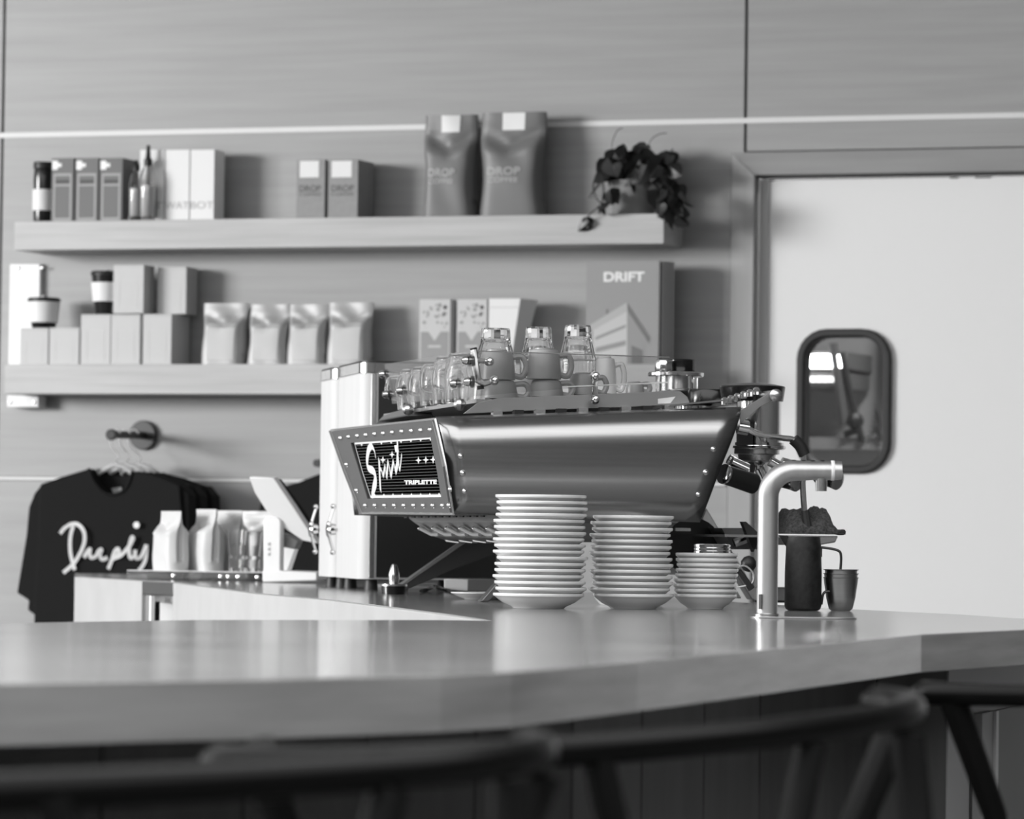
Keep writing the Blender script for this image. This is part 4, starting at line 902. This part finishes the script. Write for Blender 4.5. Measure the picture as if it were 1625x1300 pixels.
for k in range(6):
    ox = 21.6*k
    MB().tube([ub(667+ox, 839, -.003), ub(685+ox, 848.3, .009), ub(697+ox, 848.5, .009)], .0034, 8).build('louvre', 'louvre', ubo)
    MB().add([ub(664+ox, 833, -.001), ub(671+ox, 833, -.001), ub(683+ox, 841, .006), ub(676+ox, 843, .006)], [(0, 1, 2, 3)]).build('louvre_slot', 'mid_panel', ubo, smooth=False)
    MB().ball(ub(666+ox, 839, -.003), .004).build('louvre_rivet', 'chrome', ubo)
    MB().prism([ub(706+ox, 857, .04), ub(728+ox, 860.5, .04), ub(727+ox, 862, .04), ub(708+ox, 859.5, .04)], [v+V((.01, 0, 0)) for v in (ub(706+ox, 857, .04), ub(728+ox, 860.5, .04), ub(727+ox, 862, .04), ub(708+ox, 859.5, .04))]).build('under_fin', 'chrome', ubo, smooth=False)
for k in range(12):
    a_, b_ = ub(642+11*k, 816, -.002), ub(647+11*k, 816, -.002)
    MB().box(xu-.003, xu, min(a_.y, b_.y), max(a_.y, b_.y), k1_.z-.003, k1_.z+.003).build('vent_slot', 'black', ubo, smooth=False)
# legs: two pairs of raked blades
def leg(pix, y0, th, m='plate_grey'):
    pts = [ml(*p, y=y0) for p in pix]; o = MB().slab(pts, (0, th, 0)).build('leg', m, ma, bevel=.002, smooth=False)
    dz = min((MR @ v.co).z for v in o.data.vertices)-Z0
    return o
yleg = far_y-.22
xf0 = ml(690, 934, z=0.001)
lg = [ml(745, 862, x=.16), ml(790, 862, x=.16)]
xa = V((.155, .62, BB.z-.05)); 
def blade(foot, top, w_top, w_foot, th):
    foot, top = V(foot), V(top); d = (top-foot).normalized(); s = V((0, 1, 0)).cross(d).normalized()
    q4 = [foot-s*w_foot, foot+s*w_foot, top+s*w_top, top-s*w_top]; q4[0].z = q4[1].z = foot.z
    return MB().slab(q4, (0, th, 0)).build('leg', 'plate_grey', ma, bevel=.002, smooth=False)
ft = ml(622, 941.5, z=.0005)
tp_ = ml(770, 858, y=ft.y)
for yk in (0, ):
    q4 = [ft+V((-.004, 0, 0)), ft+V((.012, 0, 0)), ml(800, 872, y=ft.y), ml(800, 850, y=ft.y)-V((0, 0, 0)), ml(738, 858, y=ft.y)]
    lgo = MB().slab(q4, (0, .05, 0)).build('leg', 'frame_grey', ma, bevel=.002, smooth=False)
    MB().slab([ft+V((-.004, -.003, 0)), ft+V((.001, -.003, 0)), ml(745, 857, y=ft.y-.003), ml(733, 858, y=ft.y-.003)], (0, .003, 0)).build('leg_edge', 'steel', lgo, smooth=False)
MB().slab([V((.07, .13, .0005)), V((.085, .13, .0005)), V((.24, .13, BB.z)), V((.20, .13, BB.z))], (0, .03, 0)).build('leg', 'frame_grey', ma, bevel=.002, smooth=False)
rf = ml(1203, 952, z=.0005)
for yk in (rf.y, LM-.25):
    o_ = V((0, yk-rf.y, 0))
    MB().slab([rf+o_+V((-.012, 0, 0)), rf+o_+V((.006, 0, 0)), ml(1121, 806, y=rf.y)+o_, ml(1112, 829, y=rf.y)+o_, ml(1095, 829, y=rf.y)+o_, ml(1118, 846, y=rf.y)+o_, ml(1142, 868, y=rf.y)+o_], (0, .04, 0)).build('leg', 'brushed_light', ma, bevel=.002, smooth=False)
# drip tray on the barista side
ty0, ty1 = .04, LM-.06
dz0 = ml(1280, 852, y=ty0).z
trp = [(1120, 846), (1233, 850), (1326, 850), (1330, 853), (1328, 861), (1296, 866), (1233, 852), (1150, 870), (1130, 868)]
xt0, xt1 = ml(1150, 852, y=ty0).x, ml(1329, 852, y=ty0).x
zt2 = ml(1280, 850, y=ty0).z; zb2 = ml(1320, 861, y=ty0).z
MB().prism([(xt0, ty0, zt2-.004), (xt1, ty0, zt2-.004), (xt1, ty1, zt2-.004), (xt0, ty1, zt2-.004)], [(xt0, ty0, zt2), (xt1, ty0, zt2), (xt1, ty1, zt2), (xt0, ty1, zt2)]).build('drip_grate', 'steel', ma, smooth=False)
MB().prism([ml(1233, 853, y=ty0), ml(1296, 866, y=ty0), ml(1326, 861, y=ty0), ml(1329, 853, y=ty0)], [v+V((0, ty1-ty0, 0)) for v in (ml(1233, 853, y=ty0), ml(1296, 866, y=ty0), ml(1326, 861, y=ty0), ml(1329, 853, y=ty0))]).build('drip_tray', 'plate_grey', ma, bevel=.002, smooth=False)
MB().prism([ml(1145, 838, y=.2), ml(1195, 838, y=.2), ml(1215, 872, y=.2), ml(1165, 872, y=.2)], [v+V((0, .5, 0)) for v in (ml(1145, 838, y=.2), ml(1195, 838, y=.2), ml(1215, 872, y=.2), ml(1165, 872, y=.2))]).build('tray_support', 'mid_panel', ma, smooth=False)
MB().prism([ml(1178, 828, y=.1), ml(1184, 828, y=.1), ml(1208, 850, y=.1), ml(1196, 876, y=.1)], [v+V((0, .02, 0)) for v in (ml(1178, 828, y=.1), ml(1184, 828, y=.1), ml(1208, 850, y=.1), ml(1196, 876, y=.1))]).build('tray_bracket', 'black', ma, smooth=False)
MB().tube([ml(1165, 862, y=.15), ml(1196, 850, y=.15)], .008, 10).build('drain_pipe', 'chrome', ma)
# drum under the body
cdr = ml(1100, 868, y=.30); r0 = (ml(1145, 868, y=.30)-ml(1055, 868, y=.30)).x/2
MB().lathe([(r0, 0), (r0, .25), (r0*.8, .26), (0, .26)], cdr, 28, (0, 1, 0)).build('pump_drum', 'black_gloss', ma)
MB().box(ml(1070, 838, y=.28).x, ml(1094, 838, y=.28).x, .27, .28, ml(1080, 843, y=.28).z, ml(1080, 838, y=.28).z).build('drum_clip', 'steel', ma, smooth=False)

# ---- cups and glasses on the rail
def mpos(p): return MR @ V(p)
def inv_glass(label, px0, px1, pyt, pyb, y, facets=10):
    a, b = ml(px0, pyb, y=y), ml(px1, pyb, y=y); r = (b.x-a.x)/2; h = ml((px0+px1)/2, pyt, y=y).z-a.z; c = mpos((a+b)/2)
    t = thing('inverted_glass', c, label, 'glass', 'glasses upside down on the machine', AR)
    rt = r*.70; th = .0028; n = facets*2
    MB().lathe([(r, 0), (r*.99, h*.35), (rt*1.08, h*.7), (rt, h-.003), (rt*.95, h), (0, h), (0, h*.78), (rt*.8, h*.78), (rt, h*.66), (r-th, h*.33), (r-th, 0)], n=n).build('bowl', 'glass', t, ang=12); return t
def cup(label, px0, px1, pyt, pyb, y, hx=1, inverted=True, m='cup_grey'):
    a, b = ml(px0, pyb, y=y), ml(px1, pyb, y=y); r = (b.x-a.x)/2; h = ml((px0+px1)/2, pyt, y=y).z-a.z; c = mpos((a+b)/2)
    t = thing('coffee_cup', c, label, 'cup', 'ceramic cups upside down on the machine', AR)
    MB().lathe([(r, 0), (r*.98, h*.35), (r*.90, h*.75), (r*.80, h*.93), (r*.55, h*.96), (r*.55, h), (0, h), (0, h*.9), (r*.8, h*.82), (r*.93, h*.3), (r*.95, 0)], n=28).build('bowl', m, t)
    hp = smoothp([V((r*.94, 0, h*.16)), V((r*1.40, 0, h*.12)), V((r*1.62, 0, h*.45)), V((r*1.40, 0, h*.78)), V((r*.86, 0, h*.76))])
    MB().tube(hp, .0048, 8).build('handle', m, t); return t
zk = .10
cup('lower grey cup in the first column by the bracket', 762, 821, 603, 633, zk); cup('upper grey cup in the first column by the bracket', 760, 817, 556, 603, zk)
cup('lower grey cup in the second column on the rail', 840, 893, 602, 630, zk); cup('upper grey cup in the second column on the rail', 836, 890, 553, 602, zk)
cup('grey cup under the third inverted glass', 902, 948, 592, 627, .13); cup('pale cup at the right end of the cup rail', 938, 978, 566, 625, .24, m='ceramic'); 
cup('small cup at the rail end beside the sight glass', 993, 1022, 606, 624, .30)
inv_glass('faceted glass upside down above the first grey cup', 753, 818, 522, 600, .24)
inv_glass('faceted glass upside down in the middle of three', 825, 882, 520, 600, .24)
inv_glass('faceted glass upside down, rightmost above the rail', 887, 946, 517, 600, .24)
for k in range(5):
    yk = .36+.13*k; p = V((xb+.05, yk, DK+.004)); t = thing('inverted_glass', mpos(p), ['clear glass behind the corner bracket, first of the rear row', 'second clear glass in the rear row of the rail', 'third clear glass in the rear row of the rail', 'fourth clear glass in the rear row of the rail', 'last clear glass in the rear row nearest canisters'][k], 'glass', 'clear glasses along the rear pane', AR)
    r = .036; h = .085 if k < 2 else .075
    MB().lathe([(r*.9, 0), (r, h*.5), (r*.85, h*.9), (r*.7, h), (0, h), (0, h-.006), (r*.66, h-.007), (r-.003, h*.5), (r*.9-.003, 0)], n=24).build('bowl', 'glass', t, ang=20)
    MB().tube(smoothp([V((-r*.95, 0, h*.25)), V((-r*1.5, 0, h*.35)), V((-r*1.4, 0, h*.75)), V((-r*.9, 0, h*.8))]), .003, 8).build('handle', 'glass', t)
    p = V((xb+.15, yk+.03, DK+.004)); t = thing('stacked_saucer_cup', mpos(p), ['white cup deep on the rail behind the first clear glass', 'white cup deep on the rail behind the second clear glass', 'white cup deep on the rail behind the third clear glass', 'white cup deep on the rail behind the fourth clear glass', 'white cup deep on the rail behind the last clear glass'][k], 'cup', 'white cups deep on the rail', AR)
    MB().lathe([(.038, 0), (.036, .03), (.026, .055), (.02, .06), (0, .06), (0, .056), (.024, .05), (.033, .03), (.035, 0)], n=24).build('bowl', 'ceramic', t)
    MB().tube(smoothp([V((.034, 0, .012)), V((.055, 0, .02)), V((.05, 0, .044)), V((.03, 0, .045))]), .004, 8).build('handle', 'ceramic', t)

# ================================================================== PLATES
def saucer(r):
    k = r/.0715; hh = .0205
    return [(0, .002), (r*.50, .002), (r*.50, 0), (r*.56, 0), (r*.60, .003), (r*.78, hh*.42), (r*.90, hh*.72), (r*.965, hh-.0022), (r*.992, hh-.0014), (r, hh), (r, hh+.0020), (r*.992, hh+.0030), (r*.972, hh+.0032), (r*.90, hh*.86), (r*.62, .0075), (0, .0065)]
def stack(n, px0, px1, py, D, label, group, dz, seed):
    r = (px1-px0)/2*D/F; c = P((px0+px1)/2, py, Z=Z0); c = V((c.x, c.y, Z0+.0004)); rnd = random.Random(seed); src = None
    for i in range(n):
        l = c+V((_r.x*rnd.uniform(-.0035, .0035), _r.y*rnd.uniform(-.0035, .0035), i*dz))
        nm = 'saucer'; lab = f'white saucer, {ORD[n-1-i]} from the top of the {label}'
        if i == 0: lab = f'white saucer at the very bottom of the {label}'
        if i == n-1: lab = f'white saucer topping the {label}'
        if src is None:
            src = thing(nm, l, lab, 'plate', group); MB().lathe(saucer(r), n=48).build('dish', 'ceramic', src)
        else:
            t = copy_tree(src, None, l, rnd.uniform(0, 6), lab)
    return c, r
cA, rA = stack(17, 783, 930, 966, 6.72, 'tall left stack', 'saucers in the tall stack', .00955, 1)
cB, rB = stack(14, 935.5, 1067.5, 966.5, 6.72, 'middle stack', 'saucers in the middle stack', .00945, 2)
cC, rC = stack(9, 1069, 1172, 967, 6.72, 'short stack by the tap', 'saucers in the short stack', .00815, 3)
t = thing('jar_lid', cC+V((.006, .01, 9*.00815+.0145)), 'shiny ribbed metal ring on the short saucer stack', 'lid')
MB().lathe([(.026, 0), (.029, .001), (.029, .004), (.027, .005), (.029, .006), (.029, .009), (.027, .010), (.029, .011), (.029, .014), (.026, .0155), (0, .0155)], n=36).build('ring', 'chrome', t)
p = P(765, 952, Z=Z0); t = thing('flat_saucer', (p.x, p.y, Z0+.0005), 'single white saucer lying left of the tall stack', 'plate'); MB().lathe([(a, b*.55) for a, b in saucer(.055)], n=40).build('dish', 'ceramic', t); 
p = P(955, 962, Z=Z0)
# steel lid behind stacks
t = thing('steel_ring', (P(955, 962, Z=Z0).x, P(955, 962, Z=Z0).y+.15, Z0+.0005), 'low pale dish between the two tall saucer stacks', 'dish'); MB().lathe([(0, .0), (.05, 0), (.06, .012), (.057, .012), (.048, .003), (0, .003)], n=32).build('dish', 'ceramic', t)

# ================================================================== SMALL THINGS ON THE BAR
p = P(625, 943.5, Z=Z0); sc = (p-CAM).dot(_fw)/F; t = thing('tamper', (p.x, p.y, Z0+.0004), 'bullet shaped steel tamper standing on a black round base', 'tamper')
MB().lathe([(19.5*sc, 0), (20.5*sc, 12*sc), (20.5*sc, 13*sc), (0, 13*sc)], n=32).build('base', 'black_gloss', t)
MB().lathe([(21.5*sc, 13*sc), (21.5*sc, 16*sc), (0, 16*sc)], n=32).build('collar', 'steel', t)
MB().lathe([(7.5*sc, 16*sc), (8.5*sc, 22*sc), (9*sc, 28*sc), (8.8*sc, 32*sc), (6.5*sc, 41*sc), (4*sc, 47*sc), (1.5*sc, 48.5*sc), (0, 48.5*sc)], n=28).build('grip', 'steel', t)
p = P(742, 940, Z=Z0); d_ = (p-CAM).dot(_fw); sc = d_/F
t = thing('small_carton', (p.x, p.y, Z0+.0005), 'small carton, white end and grey sleeve, left of saucers', 'box', None, TH)
MB().box(-37*sc, 0, -.012, .04, 0, 20*sc).build('tray', 'card_white', t, bevel=.001); MB().box(0, 60*sc, -.013, .041, 0, 20.5*sc).build('sleeve', 'mid_panel', t, bevel=.001)
def bp(px, py, z=.004): q_ = P(px, py, Z=Z0+z); return q_
t = thing('power_cable', bp(690, 937), 'black cable lying on the bar behind the small carton', 'cable')
MB().tube(smoothp([bp(668, 938), bp(678, 936), bp(690, 931, .012), bp(704, 936), bp(720, 939), bp(745, 940.5), bp(775, 941)]), .0035, 8).build('cord', 'rubber', t, world=True)
p = P(640, 936.5, Z=Z0); sc = (p-CAM).dot(_fw)/F; t = thing('white_board', (p.x, p.y, Z0+.0004), 'thin white board lying under the rear of the machine', 'board', None, TH)
MB().box(-48*sc, 52*sc, .02, .06, 0, 8*sc).build('sheet', 'white', t, bevel=.001); MB().box(-48*sc, 52*sc, .018, .0205, 2*sc, 3*sc).build('edge_line', 'print_grey', t)
# ---- tap
p = P(1217, 981, Z=Z0); D_ = (p-CAM).dot(_fw); sc = D_/F
tap = thing('bar_tap', (p.x, p.y, Z0), 'brushed steel bent tap rising from a long base plate', 'tap', None, TH)
pl_ = [(x*sc, z*sc) for x, z in rrect(-27, 143, -34, 34, 33, 8)]
MB().prism([(x, y, 0.0002) for x, y in pl_], [(x, y, 2.6*sc) for x, y in pl_]).build('base_plate', 'steel', tap, bevel=.0006)
MB().lathe([(20*sc, 2.6*sc), (20*sc, 6*sc), (17*sc, 8*sc), (0, 8*sc)], n=28).build('collar', 'steel', tap)
H_ = 234.5*sc; R_ = 38*sc; pr = 16.6*sc
pth = [V((0, 0, 4*sc)), V((0, 0, H_*.35)), V((0, 0, H_*.6)), V((0, 0, H_-R_*1.2))]
for k in range(0, 13):
    a = math.radians(90*k/12); pth.append(V((R_*1.1*(1-math.cos(a)), 0, H_-R_*1.1+R_*1.1*math.sin(a))))
pth += [V((70*sc, 0, H_+.6*sc)), V((112*sc, 0, H_+1*sc))]
MB().tube(pth, [pr]*(len(pth)-2)+[pr*.92, pr*.92], 28).build('pipe', 'brushed_light', tap)
MB().lathe([(pr*.95, 0), (pr*.97, .5*sc), (pr*.97, 5*sc), (pr*.95, 5.5*sc)], (99*sc, 0, H_+.9*sc), 28, (1, 0, 0)).build('band', 'print_white', tap)
MB().lathe([(pr*.9, 0), (pr*.9, 10*sc), (pr*.6, 11*sc), (0, 11*sc)], (106*sc, 0, H_+1*sc), 28, (1, 0, 0)).build('end_cap', 'brushed_light', tap)
MB().lathe([(9*sc, 0), (9.5*sc, 12*sc), (9.5*sc, 20*sc), (0, 20*sc)], (84*sc, 0, H_-32*sc), 18).build('outlet', 'steel', tap)
for k in range(4): MB().lathe([(5*sc, 0), (5*sc, 2*sc), (3*sc, 3*sc), (0, 3*sc)], ((40+15*k)*sc, 0, H_+14.2*sc), 12).build('button', 'black', tap)
MB().slab([(x*sc, -pr*1.005+abs(x+13)*.0, z*sc) for x, z in ((-14, 14), (-10, 14), (-10, 38), (-14, 38))], (0, pr*.5, 0)).build('side_label', 'mid_panel', tap, smooth=False)
# ---- black pitcher
p = P(1262, 970, Z=Z0); D_ = (p-CAM).dot(_fw); sc = D_/F
pt_ = thing('milk_pitcher', (p.x, p.y+.045, Z0+.0003), 'worn black milk pitcher with bent wire handle behind the tap', 'pitcher', None, TH)
MB().lathe([(0, 0), (24*sc, 0), (28*sc, 3*sc), (29.5*sc, 8*sc), (29.5*sc, 60*sc), (28*sc, 105*sc), (26.5*sc, 118*sc), (25*sc, 118*sc), (26.5*sc, 100*sc), (28*sc, 60*sc), (28*sc, 8*sc), (0, 5*sc)], n=36).build('jug', 'pitcher_black', pt_)
MB().prism([(-23*sc, -8*sc, 108*sc), (-23*sc, 8*sc, 108*sc), (-27*sc, 0, 100*sc)], [(-26*sc, -9*sc, 119*sc), (-26*sc, 9*sc, 119*sc), (-40*sc, 0, 120*sc)]).build('spout', 'pitcher_black', pt_)
hp = smoothp([V((27*sc, 0, 100*sc)), V((31*sc, 0, 101*sc)), V((54*sc, 0, 97*sc)), V((60*sc, 0, 88*sc)), V((59*sc, 0, 60*sc)), V((58*sc, 0, 38*sc)), V((52*sc, 0, 31*sc)), V((38*sc, 0, 31*sc)), V((32*sc, 0, 26*sc)), V((29.5*sc, 0, 10*sc))])
MB().tube(hp, 2.1*sc, 8).build('handle', mat('dark_wire', .05, .35, .6), pt_); MB().box(27*sc, 29.5*sc, -4*sc, 4*sc, 86*sc, 102*sc).build('handle_mount', 'black', pt_)
# ---- steel cups nested
p = P(1334, 970, Z=Z0); D_ = (p-CAM).dot(_fw); sc = D_/F
for k in range(3):
    t = thing('steel_cup', (p.x, p.y, Z0+.0003+k*6.2*sc), ['outermost steel cup standing on the bar by the pitcher handle', 'middle steel cup nested between two others', 'innermost steel cup nested on top of the two others'][k], 'cup', 'nested steel cups', 0.)
    s_ = 1-.028*k
    MB().lathe([(0, 0), (15*sc*s_, 0), (19*sc*s_, 4*sc), (23*sc*s_, 20*sc), (26.5*sc*s_, 44*sc), (27.4*sc*s_, 52*sc), (28.2*sc, 52.5*sc), (28.2*sc, 53.5*sc), (26.6*sc*s_, 53*sc), (22*sc*s_, 20*sc), (17*sc*s_, 5*sc), (0, 1.4*sc)], n=36).build('bowl', mat('cup_steel', .38, .3, 1., nz=((2, 2, 120), .05, 2)), t)
# ---- towel on the drip tray
tc = ml(1278, 850, y=.12); t = thing('cleaning_towel', mpos(V((tc.x, tc.y, zt2+.0005))), 'crumpled dark grey towel lying on the drip tray', 'towel', None, AR)
rows = []; N = 26; wx_ = (ml(1326, 850, y=.12).x-ml(1232, 850, y=.12).x)/2
rt = random.Random(5)
for i in range(N+1):
    v = i/N; row = []
    for j_ in range(N+1):
        u = j_/N; x = (u-.5)*2*wx_; yy_ = (v-.5)*.14
        env = max(0, math.sin(math.pi*v))**.45
        hgt = max(.037*math.exp(-((u-.30)/.30)**4), .041*math.exp(-((u-.68)/.16)**4), .012*math.exp(-((u-.90)/.12)**4))
        hgt += .005*math.sin(u*23+v*7)+.004*math.sin(v*19+u*11)
        edge = min(1, 8*min(u, 1-u))
        row.append(V((x, yy_, .002+max(0, hgt)*env*edge)))
    rows.append(row)
o = MB().grid(rows).build('cloth', 'towel', t, ang=80); so = o.modifiers.new('s', 'SOLIDIFY'); so.thickness = .002; so.offset = 1
MB().tube(smoothp([V((wx_*.25, -.02, .03)), V((wx_*.45, -.06, .012)), V((wx_*.7, -.072, .006)), V((wx_*.98, -.06, .006))]), .005, 8).build('hem_fold', 'towel', t)
# ---- tool with wire whisk, spoon like bits behind the tap
t = thing('black_brush', mpos(ml(1185, 905, z=.001)), 'black handled brush leaning behind the short saucer stack', 'brush', None, AR)
MI2 = inv(t)
def br(px, py, y): return MI2 @ mpos(ml(px, py, y=y))
MB().tube([br(1172, 905, -.02), br(1193, 935, -.02)], [.004, .006], 8).build('handle', 'black', t); MB().ball(br(1188, 895, .0), .014, 10).build('head', 'black', t)
MB().tube(smoothp([br(1168, 902, -.02), br(1182, 898, -.02), br(1195, 910, -.02), br(1192, 926, -.02), br(1170, 932, -.02)]), .0016, 6).build('wire_loop', 'wire', t)
p = P(1150, 958, Z=Z0); t = thing('grey_tray', (p.x, p.y+.16, Z0+.0005), 'low grey tray lying behind the short saucer stack and tap', 'tray', None, TH)
sc = (p-CAM).dot(_fw)/F*1.03
MB().box(10*sc, 66*sc, 0, .08, 3*sc, 24*sc).build('bin', 'plate_grey', t, bevel=.001); MB().box(8*sc, 68*sc, -.002, .082, 0, 3.2*sc).build('mat', 'black', t)

# ================================================================== STOOLS
def stool(label, lt, rt_):
    """bar stool: bent top rail between two tips, raked legs, back splats"""
    a, b = P(lt[0], lt[1], D=lt[2]), P(rt_[0], rt_[1], D=rt_[2]); ce = (a+b)/2; rot = math.atan2(b.y-a.y, b.x-a.x)
    rad = (b-a).to_2d().length/2; zr = ce.z; tz = (b.z-a.z)/2
    t = thing('bar_stool', (ce.x, ce.y, 0), label, 'stool', 'black bar stools', rot)
    path = []; rr = []
    for k in range(33):
        an = math.radians(-180*k/32); path.append(V((rad*math.cos(an), rad*.50*math.sin(an), zr+tz*math.cos(an)))); e = min(k, 32-k); rr.append(.0108 if e > 4 else (.0108+(4-e)*.0004))
    path = [path[0]+V((0, .012, 0))]+path+[path[-1]+V((0, .012, 0))]; rr = [.006]+rr+[.006]
    MB().tube(path, rr, 16).build('top_rail', 'black_wood', t)
    sz = .66
    st_ = [V((rad*.80*math.cos(a), rad*.72*math.sin(a)-.0, sz)) for a in [2*math.pi*k/24 for k in range(24)]]
    MB().prism(st_, [v+V((0, 0, .03)) for v in st_]).build('seat', 'black_wood', t, bevel=.006)
    feet = [(.22, .19), (-.22, .19), (.22, -.19), (-.22, -.19)]
    for i, (x, y) in enumerate(feet):
        if y > 0: ptx = [V((x, y, .0)), V((x*.84, y*.85, sz+.01))]
        else: ptx = [V((x, y, 0)), V((x*.86, y*.86, sz)), V((math.copysign(rad*.78, x), -rad*.36, zr-.10)), V((math.copysign(rad*.80, x), -rad*.30, zr-.006))]
        MB().tube(smoothp(ptx) if len(ptx) > 2 else ptx, .013, 10).build('leg', 'black_matt', t)
    for s in (-1, 1):
        MB().tube([V((s*rad*.97, -.03, zr-.004)), V((s*rad*.78, -.02, zr-.12)), V((s*rad*.66, -.0, sz+.02))], [.014, .012, .011], 10).build('arm_post', 'black_matt', t)
        MB().tube([V((s*.10, -rad*.465, zr-.006)), V((s*.075, -rad*.47, zr-.09)), V((s*.015, -rad*.48, sz+.1)), V((s*.012, -rad*.48, sz+.01))], [.011, .012, .012, .012], 10).build('back_splat', 'black_matt', t)
    for (a, b) in (((.21, .18), (-.21, .18)), ((.21, -.18), (-.21, -.18)), ((.21, .18), (.21, -.18)), ((-.21, .18), (-.21, -.18))):
        MB().tube([V((*a, .22)), V((*b, .22))], .010, 8).build('stretcher', 'black_wood', t)
    return t
stool('black wooden bar stool in the left foreground', (-480, 1258, 2.3), (832, 1187, 2.55))
stool('black wooden bar stool in the middle, tip of its rail shining', (345, 1208, 2.9), (1392, 1114, 3.3))
stool('black wooden bar stool at the right edge of the bar', (1465, 1100, 4.2), (2250, 1083, 4.6))
